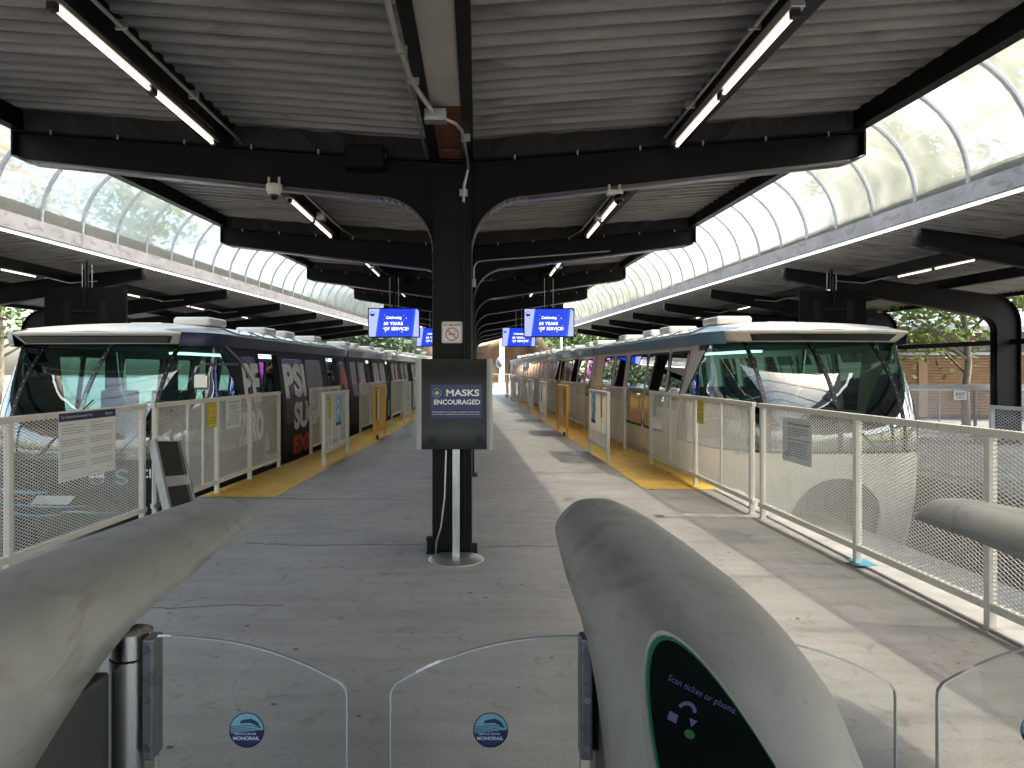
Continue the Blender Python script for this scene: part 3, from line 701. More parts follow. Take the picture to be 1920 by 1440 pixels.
def draw_stay(root, f1, f2):
    g = MB(); add_text(g, 'STAY BACK', f1, 0, .11, .032, .02, w=.115); add_text(g, 'UNTIL', f1, 0, .055, .02, .01); add_text(g, 'TRAIN STOPS', f1, 0, .025, .018, .01, w=.11); g.build('heading', 'logo_red', root)
    g = MB(); 
    for i, tx in enumerate(('Then the', 'attendant will', 'open the gate')): add_text(g, tx, f1, 0, -.03-.035*i, .02, .02, w=.1)
    g.build('small_print', 'text_dark', root)
    g = MB(); 
    for (x0,x1,y0,y1) in ((-.07,.07,.148,.152),(-.07,.07,-.152,-.148),(-.07,-.066,-.15,.15),(.066,.07,-.15,.15)): rect(g, f1, x0, x1, y0, y1)
    g.build('border', 'text_dark', root)
def draw_policy(root, f1, f2):
    g = MB(); rect(g, f1, -.32, .32, .205, .27); g.build('header_band', 'sign_navy', root)
    g = MB(); add_text(g, 'City of Seattle Non-Discrimination Policy', f2, -.13, .237, .026, .0, w=.34); g.disc(f2(.2,.238), Vector(f2(1,0))-Vector(f2(0,0)), (0,0,1), .011, 16, .006); add_text(g, 'Seattle', f2, .245, .238, .018); g.build('header_text', 'letter_white', root)
    g = MB(); r_ = random.Random(9)
    add_text(g, 'Non-Discrimination Policy', f1, -.23, .175, .016, .01, w=.13); add_text(g, 'Disability Accommodation', f1, .09, .175, .016, .01, w=.15)
    for (x0, x1) in ((-.295, -.03), (.02, .295)):
        for q in range(4): lines(g, f1, x0, x1, .145-.095*q, 3, .02, .006, r_)
    add_text(g, 'seattle.gov/rights', f1, -.24, -.245, .013, .0); add_text(g, 'Call 206-684-4500', f1, .06, -.245, .013, .0); add_text(g, 'TTY 7-1-1', f1, .25, -.225, .012, .0)
    g.build('body_text', 'text_grey', root)
    g = MB(); rect(g, f1, -.004, -.002, -.25, .18); g.build('rule', 'sign_grey', root)
def on_line(line, y, off): return (line(y)+off, y)
dR = Vector((3.155-3.256, 12.5-8.07)).normalized(); dR1 = Vector((3.262-3.43, 7.93-2.6)).normalized()
# right side: readers on the platform see text running away->towards the camera
p = (3.256+(10.15-8.07)*dR.x/dR.y-.032, 9.75); plate(p, (-dR.x, -dR.y), 1.03, .145, .31, 'narrow yellow notice on the fence beside the cream train', 'notice', 'sign_yellow', draw_stay, 'yellow notices on the fences', sx=1.8)
p = (3.262+(7.93-7.05)*.0315-.030, 7.0); plate(p, (-dR1.x, -dR1.y), .915, .30, .43, 'grey printed board on the near right fence', 'sign', 'sign_grey', draw_dyk, 'did you know boards', sx=2.0)
dL = Vector((-3.235+3.50, 7.66-3.6)).normalized(); dL2 = Vector((-3.02+3.225, 12.05-7.8)).normalized()
p = (-3.50+(6.5-3.6)*dL.x/dL.y+.033, 6.62); plate(p, (dL.x, dL.y), .93, .64, .54, 'white policy notice with a navy header on the left fence', 'sign', 'sign_white', draw_policy, sx=1.34, sy=1.08)
p = (-3.225+(9.25-7.8)*dL2.x/dL2.y+.032, 9.28); plate(p, (dL2.x, dL2.y), 1.02, .145, .31, 'narrow yellow notice on the left fence above a white post', 'notice', 'sign_yellow', draw_stay, 'yellow notices on the fences', sx=1.8)
p = (-3.225+(9.95-7.8)*dL2.x/dL2.y+.032, 9.98); plate(p, (dL2.x, dL2.y), 1.0, .30, .40, 'grey printed board on the left fence beside the yellow notice', 'sign', 'sign_grey', draw_dyk, 'did you know boards', sx=1.8)
def draw_poster(root, f1, f2):
    g = MB(); add = []
    n = 18
    for r0, r1 in ((.12, .15),):
        vs = [f1(-.02+r1*math.cos(R(20+140*i/n)), -.02+r1*math.sin(R(20+140*i/n))*1.3) for i in range(n+1)] + [f1(-.02+r0*math.cos(R(20+140*i/n)), -.02+r0*math.sin(R(20+140*i/n))*1.3) for i in range(n+1)]
        g.add(vs, [(i, i+1, n+2+i, n+1+i) for i in range(n)])
    rect(g, f1, -.1, .0, -.1, .02); g.build('artwork', 'letter_white', root)
    g = MB(); rect(g, f1, -.2, .2, -.28, -.22); g.build('footer_band', 'text_dark', root)
def draw_dark(root, f1, f2):
    g = MB(); g.ngon([f1(-.12,-.2), f1(-.02,-.2), f1(.12,.22), f1(-.05,.2)]); g.ngon([f1(.05,-.2), f1(.13,-.2), f1(.13,.0)]); g.build('artwork', 'text_dark', root)
def draw_qr(root, f1, f2):
    g = MB(); r_ = random.Random(2); lines(g, f1, -.09, .09, .16, 4, .03, .012, r_); g.build('small_print', 'text_grey', root)
plate((-2.31+.045, 13.15), (.036, 1), .88, .40, .56, 'tall blue poster on the nearest white divider, left', 'poster', 'poster_blue', draw_poster, 'posters on the dividers', 'poster')
plate((-2.31+.035, 12.45), (.036, 1), .98, .16, .44, 'small yellow notice on the nearest white divider, left', 'notice', 'sign_yellow', draw_stay, 'yellow notices on the fences')
plate((2.45-.06, 13.75), (.028, -1), .88, .40, .56, 'tall blue poster on the nearest white divider, right', 'poster', 'poster_blue', draw_poster, 'posters on the dividers', 'poster')
plate((2.45-.045, 12.95), (.028, -1), .95, .16, .42, 'small yellow notice on the nearest white divider, right', 'notice', 'sign_yellow', draw_stay, 'yellow notices on the fences')
plate((-2.11+.045, 17.0), (.03, 1), .78, .30, .70, 'white notice on the left yellow divider', 'notice', 'sign_white', draw_qr, None, 'fence_sign')
plate((2.35-.045, 18.0), (.024, -1), .80, .28, .62, 'grey notice on the near right yellow divider', 'notice', 'sign_grey', draw_qr, None, 'fence_sign')
plate((-1.93+.045, 22.3), (.03, 1), .85, .42, .56, 'black and white poster on the far left white divider', 'poster', 'sign_white', draw_dark, 'posters on the dividers', 'poster')
plate((2.27-.045, 22.9), (.02, -1), .85, .6, .56, 'black and white poster beyond the right yellow divider', 'poster', 'sign_white', draw_dark, 'posters on the dividers', 'poster')
plate((2.22-.045, 27.6), (.02, -1), .85, .6, .56, 'black and white poster on the third right white divider', 'poster', 'sign_white', draw_dark, 'posters on the dividers', 'poster')
plate((2.14-.045, 32.4), (.02, -1), .85, .6, .56, 'black and white poster on the fourth right white divider', 'poster', 'sign_white', draw_dark, 'posters on the dividers', 'poster')
# blue tape at the foot of the right post
g = MB(); g.box(3.27, 3.43, 6.10, 6.0-.10, .022, .026); tag(g.build('tape_patch', 'blue_tape'), 'small light blue tape mark at the foot of the right fence post', 'tape')
# portable ramp leaning on the left fence
rp = empty('metal_ramp', (-2.93, 7.85, 0), 0, 'short metal ramp with black grip pads leaning on the left fence', 'ramp')
uv = Vector((-.225, .10, .82)).normalized(); wv = Vector((.048, 1, 0)).normalized(); nv = wv.cross(uv).normalized(); wv = uv.cross(nv).normalized()
if nv.x < 0: nv = -nv
f_ = lambda k: (lambda x, y: tuple(wv*x+uv*y+nv*k))
g = MB(); g.prism([(-.30,0),(.30,0),(.30,.86),(-.30,.86)], f_(0), f_(.012)); g.build('deck_plate', 'aluminium', rp)
for x0, x1 in ((-.31,-.255),(.255,.31)):
    g = MB(); g.prism([(x0,-.0),(x1,-.0),(x1,.87),(x0,.87)], f_(-.03), f_(.05)); g.build('side_rail', 'galvanised', rp, bevel=.004)
for y0, y1 in ((.03,.36),(.47,.85)):
    g = MB(); g.prism([(-.24,y0),(.24,y0),(.24,y1),(-.24,y1)], f_(.013), f_(.018)); g.build('grip_pad', 'grip_black', rp)

# ------------------------------------------------------------------ masks sign stand
st = empty('sign_stand', (-.02, 6.18, 0), 0, 'floor stand with a dark masks encouraged poster and round base', 'sign stand')
SX = P(855, 1047, 6.18)[0]+.02
g = MB(); prof_ = [(0, .018), (.225, .016), (.236, .008), (.236, 0), (0, 0)]
g.grid([[(SX+r*math.cos(2*math.pi*k/48), r*math.sin(2*math.pi*k/48), z) for k in range(48)] for r, z in prof_], close=True); g.build('base', 'aluminium', st, smooth=True)
g = MB(); g.box(SX-.030, SX+.030, .0, .03, .017, 1.60); g.box(SX-.018, SX-.010, -.006, .0, .017, .93); g.box(SX+.010, SX+.018, -.006, .0, .017, .93); g.build('pole', 'aluminium', st, bevel=.005)
zt_, zb_ = 1.685, .93; xL, xR = SX-.015-.31, SX-.01+.305
g = MB(); g.box(xL, xR, -.04, -.02, zb_, zt_); g.build('panel', 'acrylic_dark', st)
for a, b in ((xL-.012, xL+.038), (xR-.038, xR+.012)):
    g = MB(); n = 10; g.prism([(a+(b-a)*i/n, -.048-.014*math.sin(math.pi*i/n)) for i in range(n+1)]+[(b,-.012),(a,-.012)], lambda x,y:(x,y,zb_-.004), lambda x,y:(x,y,zt_+.002)); g.build('side_frame', 'frame_grey', st, smooth=True)
fs_ = lambda k: (lambda x, y: (SX+x, -.04-k, y))
g = MB(); rect(g, fs_(.0015), -.21, .22, 1.19, 1.47); g.build('poster', 'sign_navy', st)
g = MB(); f = fs_(.003); add_text(g, 'MASKS', f, .058, 1.402, .056, .022, w=.275); add_text(g, 'ENCOURAGED', f, .01, 1.325, .042, .022, w=.385)
add_text(g, 'All passengers are strongly encouraged to wear a face', f, 0, 1.241, .012, .004, w=.395); add_text(g, 'mask while on the Monorail platform and on the trains', f, 0, 1.222, .012, .004, w=.395)
g.build('lettering', 'letter_grey', st)
g = MB(); g.disc(f(-.158, 1.40), (1,0,0), (0,0,1), .038, 28, .034); g.build('ring', 'ice_blue', st)
g = MB(); g.ngon([f(-.158+a, 1.40+b) for a, b in ((-.016,.01),(-.006,.016),(.006,.016),(.016,.01),(.016,-.008),(.006,-.017),(-.006,-.017),(-.016,-.008))]); rect(g, f, -.182, -.174, 1.398, 1.402); rect(g, f, -.142, -.134, 1.398, 1.402); g.build('mask_icon', 'logo_gold', st)
# cable at the column foot
conduit([(-.14, 6.36, .0), (-.13, 6.32, .12), (-.09, 6.3, .25), (-.06, 6.32, .5), (-.05, 6.36, .9)], .008, 'loose grey cable hanging by the foot of the nearest column')
q = empty('pipe_stub', (-.19, 6.45, 0), 0, 'short black pipe stub at the left foot of the nearest column', 'pipe')
g = MB(); g.tube([(0,0,0),(0,0,.09)], .03, 14); g.build('pipe', 'black_steel', q, smooth=True)
g = MB(); g.tube([(0,0,.09),(0,0,.13)], .038, 14); g.build('pipe_cap', 'black_steel', q, smooth=True)
# no smoking sign on the column
ns = empty('no_smoking_sign', (-.0, 6.41, 1.92), 0, 'small square no smoking sign on the nearest column', 'sign')
fn_ = lambda k: (lambda x, y: (x, -k, y))
g = MB(); rr = .014; a, b = .09, .093; pl = []
for cx_, cy_, a0 in ((a-rr, b-rr, 0), (-a+rr, b-rr, 90), (-a+rr, -b+rr, 180), (a-rr, -b+rr, 270)):
    for i in range(5): pl.append((cx_+rr*math.cos(R(a0+22.5*i)), cy_+rr*math.sin(R(a0+22.5*i))))
g.prism(pl, fn_(.004), fn_(0)); g.build('panel', 'sign_white', ns)
g = MB(); inner = [(x*.93, y*.93) for x, y in pl]; in2 = [(x*.90, y*.90) for x, y in pl]; n = len(pl)
g.add([fn_(.0055)(*p) for p in inner]+[fn_(.0055)(*p) for p in in2], [(i,(i+1)%n,n+(i+1)%n,n+i) for i in range(n)]); add_text(g, 'NO SMOKING', fn_(.0055), 0, .064, .020, .01, w=.15)
rect(g, fn_(.0055), -.032, .018, -.022, -.012); rect(g, fn_(.0055), .022, .03, -.022, -.012)
g.tube([fn_(.0055)(.026, -.005), fn_(.0055)(.018, .004), fn_(.0055)(.03, .010), fn_(.0055)(.016, .02)], .002, 4); g.build('lettering', 'text_dark', ns)
g = MB(); g.disc(fn_(.007)(0, -.016), (1,0,0), (0,0,1), .058, 32, .049); g.bar(fn_(.007)(-.035, .018), fn_(.007)(.035, -.051), .001, .009, up=(.7,0,.7)); g.build('red_ring', 'logo_red', ns)

# ------------------------------------------------------------------ screens
def logo(mbs, f, cx_, cy_, r):
    """round badge: pale disc, navy lower half with wave, track lines and a train"""
    navy, pale = mbs
    n = 28
    low = [(cx_+r*math.cos(R(180+i*180/n)), cy_+r*math.sin(R(180+i*180/n))) for i in range(n+1)]
    wave = [(cx_+r*(1-2*i/14), cy_-r*.05*math.sin(i/14*math.pi*2)-r*.02) for i in range(1, 14)]
    navy.ngon([f(*p) for p in low+wave])
def television(x, y, z, w_, label, face=True):
    h = w_*.575
    root = empty('hanging_screen', (x, y, z), 0, label, 'screen', 'screens hung from the canopy frames')
    g = MB(); g.box(-w_/2, w_/2, 0, .05, -h/2, h/2); g.build('casing', 'tv_black', root, bevel=.006)
    g = MB(); g.box(-.02, .02, .05, .09, -.1, 3.56-z); g.build('mount', 'black_steel', root)
    for xx in (-.09, .09):
        g = MB(); g.tube([(xx, .06, h/2-.05), (xx, .06, 3.5-z)], .006, 6); g.build('hanger_rod', 'galvanised', root)
    if not face: return root
    if face == 'back':
        g = MB(); g.box(-.22, .22, -.05, -.015, -.02, .03); g.box(-.02,.02,-.05,-.01,.0,3.4-z); g.build('mount_bar', 'black_steel', root)
        for xx in (-.33, .33):
            g = MB(); g.box(xx-.07, xx+.07, -.006, -.001, -.2, .18); g.build('back_plate', 'black_steel', root)
        return root
    b = .022; W, H = w_-2*b, h-2*b
    fs2 = lambda k: (lambda u, v: (u*W, -k, v*H))        # unit coordinates -.5.. .5
    g = MB(); g.ngon([fs2(.002)(*p) for p in ((-.5,-.5),(.5,-.5),(.5,.5),(-.5,.5))]); g.build('display', 'screen_blue', root)
    g = MB(); g.ngon([fs2(.0035)(*p) for p in ((-.5,-.5),(-.37,-.5),(-.29,.5),(-.5,.5))]); g.build('pale_panel', 'screen_pale', root)
    g = MB(); g.ngon([fs2(.0035)(*p) for p in ((.38,-.5),(.5,-.5),(.5,.42),(.44,.5))]); g.build('pale_panel', 'screen_pale', root)
    g = MB()
    for x0, x1 in ((-.36,-.28),(-.35,-.27),): g.ngon([fs2(.0035)(*p) for p in ((x0,-.5),(x0+.005,-.5),(x1+.005,.5),(x1,.5))])
    for k_ in range(4): g.ngon([fs2(.0035)(*p) for p in ((.33+.012*k_,-.5),(.334+.012*k_,-.5),(.404+.012*k_,.5),(.40+.012*k_,.5))])
    g.build('pin_stripes', 'screen_mid', root)
    g = MB(); ff = fs2(.0045); A = H/W
    fq = lambda x_, y_: (x_, -.0045, y_)
    shear = lambda x_, y_: (x_+y_*.25, -.0045, y_)
    add_text(g, 'Celebrating', shear, -.025*W, .17*H, .13*H, .008, w=.31*W, spacing=1.05); add_text(g, '60 YEARS', fq, -.01*W, -.03*H, .115*H, .012, w=.38*W, spacing=1.15); add_text(g, 'OF SERVICE!', fq, .05*W, -.22*H, .115*H, .012, w=.48*W, spacing=1.15)
    for (u, v) in ((-.18,.27),(-.2,.12),(-.21,-.2),(-.2,-.1),(.2,.27),(.25,.16),(.2,.1),(.28,-.1),(.3,-.22),(.16,-.33),(-.17,-.32)):
        X_, Z_ = u*W, v*H; a_ = .018*W if (int((u+1)*100) % 2) else .009*W
        for p_ in (((X_-a_,Z_),(X_,Z_-a_*.2),(X_+a_,Z_),(X_,Z_+a_*.2)), ((X_,Z_-a_),(X_+a_*.2,Z_),(X_,Z_+a_),(X_-a_*.2,Z_))): g.ngon([(x_, -.0045-.0002*(p_[0][0] != X_), z_) for x_, z_ in p_])
    g.build('lettering', 'screen_white', root)
    nv_, pa = MB(), MB(); r_ = .05*W
    logo((nv_, pa), lambda x_, y_: (x_, -.0045, y_), -.43*W, .32*H, r_)
    nv_.add([(-.43*W+r_*math.cos(R(a_))*k_, -.0046, .32*H+r_*math.sin(R(a_))*k_) for a_ in range(0, 181, 15) for k_ in (1, .85)], [(2*i, 2*i+2, 2*i+3, 2*i+1) for i in range(12)])
    nv_.build('badge', 'logo_blue', root)
    return root
a = P(738.5, 605, 15.3); television(a[0], 15.3, a[2], 1.08, 'blue anniversary screen, near one on the left of the columns', True)
a = P(1029.5, 605, 15.3); television(a[0], 15.3, a[2], 1.06, 'blue anniversary screen, near one on the right of the columns', True)
a = P(811, 632, 23.6); television(a[0], 23.6, a[2], 1.06, 'blue anniversary screen half hidden behind the nearest column', True)
a = P(973, 632, 23.6); television(a[0], 23.6, a[2], 1.08, 'blue anniversary screen partly behind the near right screen', True)
a = P(1562, 580, 14.4); television(a[0], 14.4, a[2], 1.30, 'black back of a screen hanging above the cream train nose', 'back')
a = P(160, 583, 13.4); television(a[0], 13.4, a[2], 1.50, 'black back of a screen hanging above the black train nose', 'back')

# ------------------------------------------------------------------ monorail trains
def lerp(pts, x):
    if x <= pts[0][0]: return pts[0][1]
    for (a, b), (c, d) in zip(pts, pts[1:]):
        if x <= c: return b+(d-b)*(x-a)/(c-a)
    return pts[-1][1]
VZ = [(-1.05, 1.40), (-.3, 1.52), (.2, 1.55), (.95, 1.55), (2.0, 1.41)]
def V(z): return lerp(VZ, z)
def uf(z):
    if z < .5: return .0+.30*((.5-z)/1.5)**2
    return .92*((z-.5)/1.5)**2.2
def uA(z): return lerp([(-1.05, 1.5), (.45, 2.25), (1.0, 2.1), (2.0, 1.10)], z)
NS = 3.7
def U(v, z):
    q = min(1, abs(v)/V(z)); return uf(z)+(uA(z)-uf(z))*(1-(1-q**NS)**(1/NS))
def train(track, head, label, cream, zoff):
    """local frame: +x lateral to the right, +y along the train away from the camera (u), z up from the platform"""
    x0, y0 = track
    root = empty('monorail_train', (x0, y0, zoff), math.atan(head), label, 'monorail train', 'monorail trains')
    body_m = 'cream_body' if cream else 'wrap_black'; bandm = 'blue_band' if cream else 'navy_band'
    ins = -1 if cream else 1     # sign of local x of the platform side
    def nose_pts(zs, n=34):
        rows = []
        for z in zs:
            row = []
            for i in range(n+1):
                th = -math.pi/2+math.pi*i/n; sn = math.sin(th); v = V(z)*(1 if sn > 0 else -1)*abs(sn)**(2/NS)
                bu = max(0, 1-abs(z-.75)/.85); bu = bu*bu*(3-2*bu); k_ = 1+.085*bu*abs(math.cos(th))**.5*abs(sn)**4
                row.append((v*k_, U(v, z) if abs(abs(v)-V(z)) > 1e-6 else uA(z), z))
            rows.append(row)
        return rows
    # lower nose
    g = MB(); zs = [.12, .17, .22, .3, .38, .47]; g.grid(nose_pts(zs))
    for sgn in (-1, 1):          # skirt each side of the arched cut-out for the running beam
        rows = []
        for z in [-1.05, -.9, -.75, -.6, -.5, -.4, -.3, -.2, -.1, -.02, .04, .08, .105, .12]:
            inner = .64 if z < -.5 else .64*math.sqrt(max(0, 1-((z+.5)/.62)**2)); row = []
            for i in range(19):
                q = (i/18); v = inner+(V(z)*.9995-inner)*(1-(1-q)**1.6); row.append((sgn*v, U(v, z), z))
            row.append((sgn*V(z), uA(z), z)); rows.append(row)
        g.grid(rows)
    g.build('nose', body_m, root, smooth='all')
    g = MB(); n = 20; rows = []
    for u_ in (.0, 1.5): rows.append([(.64, u_+.32 if u_ == 0 else u_, -1.05)]+[(.64*math.cos(math.pi*i/n), u_+(.03+.2*(1-math.sin(math.pi*i/n))**2 if u_ == 0 else 0), -.5+.62*math.sin(math.pi*i/n)) for i in range(n+1)]+[(-.64, u_+.32 if u_ == 0 else u_, -1.05)])
    g.grid(rows); g.box(-.64, .64, 1.45, 1.5, -1.05, .1); g.build('beam_housing', 'beam_concrete' if cream else 'joint_grey', root)
    # windscreen
    g = MB(); zs = [.47+.085*i for i in range(19)]; zs[-1] = 2.0
    g.grid(nose_pts(zs)); g.build('windscreen', 'train_glass', root, smooth='all')
    for v in (-.95, 0, .95):
        r = MB(); rows = []
        for i in range(19):
            z = .47+1.53*i/18; u_ = U(v, z); w2 = .028
            rows.append([(v-w2, u_-.012, z), (v+w2, u_-.012, z), (v+w2, u_+.03, z), (v-w2, u_+.03, z)])
        r.grid(rows, close=True); r.build('windscreen_rib', ('clear_film' if (not cream and v == 0) else 'rubber') , root)
        rv = MB()
        for i in range(14):
            z = .52+1.4*i/13; u_ = U(v, z)-.016; rv.box(v-.006, v+.006, u_-.004, u_+.002, z-.006, z+.006)
        rv.build('rivets', 'galvanised', root)
    # black rim under the glass and at the A pillar
    g = MB(); row = nose_pts([.455, .485])
    g.grid([[ (p[0]*1.003, p[1]-.008, p[2]) for p in r_] for r_ in row]); g.build('glass_seal', 'rubber', root, smooth='all')
    for sgn in (-1, 1):
        g = MB(); rows = []
        for i in range(16):
            z = .47+1.53*i/15; rows.append([(sgn*(V(z)+.006), uA(z)-.045, z), (sgn*(V(z)+.006), uA(z)+.03, z)])
        g.grid(rows); g.build('pillar_seal', 'rubber', root)
    # cab interior
    g = MB(); g.box(-1.3, 1.3, .25, 2.2, .42, .46); g.build('cab_floor', 'interior_grey', root)
    g = MB(); g.box(.1 if ins > 0 else -.9, .9 if ins > 0 else -.1, .55, 1.0, .46, 1.12); g.build('driver_console', 'tv_black', root, bevel=.04)
    g = MB()
    g.tube([(-.05*ins, 1.6, .5), (-.05*ins, 1.5, 1.1), (-.15*ins, 1.45, 1.35), (-.2*ins, 1.45, 1.9)], .03, 8); g.tube([(.9*ins, 1.3, 1.1), (.5*ins, 1.2, 1.2), (.1*ins, 1.3, 1.1)], .016, 8); g.build('handrail', 'stainless', root, smooth=True)
    g = MB(); 
    for sx in (-1, 0, 1): g.box(sx*.85-.3, sx*.85+.3, 2.2, 2.75, .3, .75); g.box(sx*.85-.3, sx*.85+.3, 2.65, 2.8, .75, 1.3)
    g.build('front_seats', 'seat_blue', root, bevel=.04)
    # wiper
    for vv in (-.55, .45):
        g = MB(); pts = [(vv*ins*-1+.0, U(vv, .55)-.03, .55), ((vv-.35)*-ins, U(vv-.35, .95)-.03, .95), ((vv-.6)*-ins, U(min(1.2,abs(vv-.6)), 1.25)-.03, 1.25)]
        g.tube(pts, .010, 6); g.build('wiper', 'rubber', root)
    # side walls with real openings: list (u0, u1, z0, z1, kind)
    CL = 9.6; THB = .68 if cream else .50
    first = [(10.7-9.95, None)]
    if cream:
        ops0 = [(1.85, 2.85, .95, 1.88, 'w'), (3.0, 4.30, .50, 1.88, 'd'), (4.42, 5.78, .50, 1.88, 'd'), (6.15, 7.1, .95, 1.88, 'w'), (7.35, 8.4, .95, 1.88, 'w')]
    else:
        ops0 = [(1.85, 2.65, .80, 1.86, 'w'), (2.72, 3.80, .02, 1.90, 'o'), (3.98, 5.45, .62, 1.86, 'w'), (5.6, 6.9, .62, 1.86, 'w'), (7.35, 8.45, .02, 1.9, 'o'), (8.65, 9.35, .80, 1.86, 'w')]
    opsn = [(.35, 1.15, .9, 1.86, 'w'), (1.4, 2.4, .9, 1.86, 'w'), (2.6, 3.65, .02, 1.9, 'o' if not cream else 'd'), (3.75, 4.8, .62, 1.86, 'w'), (5.0, 6.0, .62, 1.86, 'w'), (6.2, 7.2, .02, 1.9, 'o' if not cream else 'd'), (7.5, 8.2, .9, 1.86, 'w'), (8.35, 9.05, .9, 1.86, 'w')]
    for c in range(4):
        ub = CL*c; us = 0 if c else None; ue = CL*(c+1)-.18 if c < 3 else CL*4-1.2
        for sgn in (-1, 1):
            plat = (sgn == ins)
            ops = ops0 if c == 0 else opsn
            if not plat: ops = [(o[0], o[1], .9, 1.86, 'w') for o in ops]
            g = MB(); S = lambda u_, z: (sgn*V(z), u_, z)
            def patch(u0, u1, z0, z1):
                zz = [z0]+[q for q in (-.3,.2,.95) if z0 < q < z1]+[z1]
                g.grid([[S(u0, z), S(u1, z)] for z in zz])
            if c == 0:
                zz = [-1.05,-.6,-.3,0,.2,.45,.6,.8,.95,1.2,1.5,1.88]; rows = []
                for z in zz:
                    e = 1.85 if z < 1.85 else 1.85
                    ua = min(uA(z) if z >= .45 else uA(z), 2.3)
                    rows.append([S(ua, z), S(max(ua+.02, lerp([(-1.05,3.0-.25),(.45,2.75),(.9,2.35),(1.88,1.55)], z)), z)])
                if plat and not cream: rows = [r_ for r_ in rows]
                g.grid(rows)
                # sloping filler from pillar to the first window is part of the wall
                ops = [o for o in ops]
                cur = 1.55
                zlow = ops[0][2]
                lowst = 2.75
                # wall above/below the first openings
                ws = sorted(ops)
                cur = ws[0][0]
                patch(1.55, ws[0][0]+.001, 1.88, 2.0)
                # under first window, from sloping edge
                g.add([S(2.35, zlow), S(ws[0][1], zlow), S(ws[0][1], .45), S(2.75, .45)], [(0,1,2,3)]) if plat else None
                if not plat: g.add([S(2.35, .9), S(ws[0][1], .9), S(ws[0][1], .45), S(2.75, .45)], [(0,1,2,3)])
                patch(2.75, max(2.76, ws[0][1]), -1.05, .45)
                # triangle between slope and first window's near edge
                startu = ws[0][0]
                g.add([S(1.55, 1.88), S(2.35, .9), S(startu+.12, 1.88)], [(0,1,2)])
                if ws[0][3] < 2.0: patch(ws[0][0], ws[0][1], ws[0][3], 2.0)
                cur = ws[0][1]; rest = ws[1:]
            else:
                cur = ub; rest = [(o[0]+ub, o[1]+ub, o[2], o[3], o[4]) for o in ops]; rest = [o for o in rest if o[1] < ue]
            for (u0, u1, z0, z1, kd) in rest:
                if u0 > cur: patch(cur, u0, -1.05, 2.0)
                patch(u0, u1, -1.05, z0); patch(u0, u1, z1, 2.0); cur = u1
            if cur < ue: patch(cur, ue, -1.05, 2.0)
            w_ = g.build('side_wall', body_m, root, solid=.03)
            allops = ([(o[0], o[1], o[2], o[3], o[4]) for o in ops] if c == 0 else rest)
            for i_, (u0, u1, z0, z1, kd) in enumerate(allops):
                if kd == 'o':
                    # sliding leaf parked beside the opening, dark jambs
                    for uu in (u0, u1):
                        j = MB()
                        rows = [[(sgn*(V(z)+.03), uu-.03, z), (sgn*(V(z)+.03), uu+.03, z), (sgn*(V(z)-.08), uu+.03, z), (sgn*(V(z)-.08), uu-.03, z)] for z in (z0, .95, z1)]
                        j.grid(rows, close=True)
                        j.build('door_jamb', 'rubber', root)
                    continue
                # rounded pane
                rc = .09; pl = []
                for cu, cz_, a0 in ((u1-rc, z1-rc, 0), (u0+rc, z1-rc, 90), (u0+rc, z0+rc, 180), (u1-rc, z0+rc, 270)):
                    for q in range(6): pl.append((cu+rc*math.cos(R(a0+18*q)), cz_+rc*math.sin(R(a0+18*q))))
                slant = (c == 0 and i_ == 0)
                if slant:  # first window has its near edge along the pillar slope
                    pl = [(u + (lerp([(z0, .42), (z1, .0)], z) if u < (u0+u1)/2 else 0), z) for u, z in pl]
                def S2(u_, z, k): return (sgn*(V(z)+k), u_, z)
                rows_in = [(u0+(u-u0)*1.0, z) for u, z in pl]
                fr = MB(); cu, cz_ = (u0+u1)/2, (z0+z1)/2
                o_ = [(cu+(u-cu)*1.0+(.02 if u > cu else -.02), cz_+(z-cz_)*1.0+(.02 if z > cz_ else -.02)) for u, z in pl]
                ii = [(u-(.022 if u > cu else -.022), z-(.022 if z > cz_ else -.022)) for u, z in pl]
                n = len(pl); fr.add([S2(u, z, .019) for u, z in o_]+[S2(u, z, .019) for u, z in ii], [(k_, (k_+1)%n, n+(k_+1)%n, n+k_) for k_ in range(n)])
                fo = fr.build('window_frame', 'rubber', root)
                gp = MB(); fil = [(u0, z0), (u1, z0), (u1, z1), (u0, z1)]
                # corner filler behind the rounded frame
                zs_ = [z0, .95, z1] if z0 < .95 < z1 else [z0, z1]
                gl_name = 'side_glass' if (cream or not plat) else 'wrap_glass'
                if slant: gp.ngon([S2(u, z, .012) for u, z in pl])
                else: gp.grid([[S2(u0, z, .012), S2(u1, z, .012)] for z in zs_])
                gp.build('pane', gl_name, fo)
                if kd == 'd':
                    for uu in (u0-.05, u1+.05):
                        dl = MB()
                        dl.grid([[(sgn*(V(z)+.017), uu-.006, z), (sgn*(V(z)+.017), uu+.006, z)] for z in (.02, .95, 1.97)])
                        dl.build('door_seam', 'rubber', root)
        # roof band, shoulder with glass panels, top
        us_ = ub if c else .35
        W0 = lambda u_: (1.53*(1-max(0, 1-(u_-.30)/1.25)**3.2)**(1/3.2) if (c == 0 and u_ < 1.55) else 1.53)
        n = 46 if c == 0 else 3; ulist = [us_+(ue-us_)*((i/n)**(2.2 if c == 0 else 1)) for i in range(n+1)]
        if c == 0: ulist[0] = .302
        def hf(u_): return min(1, max(0, (u_-.3)/1.6))**.5 if c == 0 else 1
        def sect(u_):
            W = W0(u_); k_ = hf(u_)
            return dict(W=W, zb=1.995, zt=2.15, sh=(W*.80, 2.15+.12*k_), top=2.15+.21*k_)
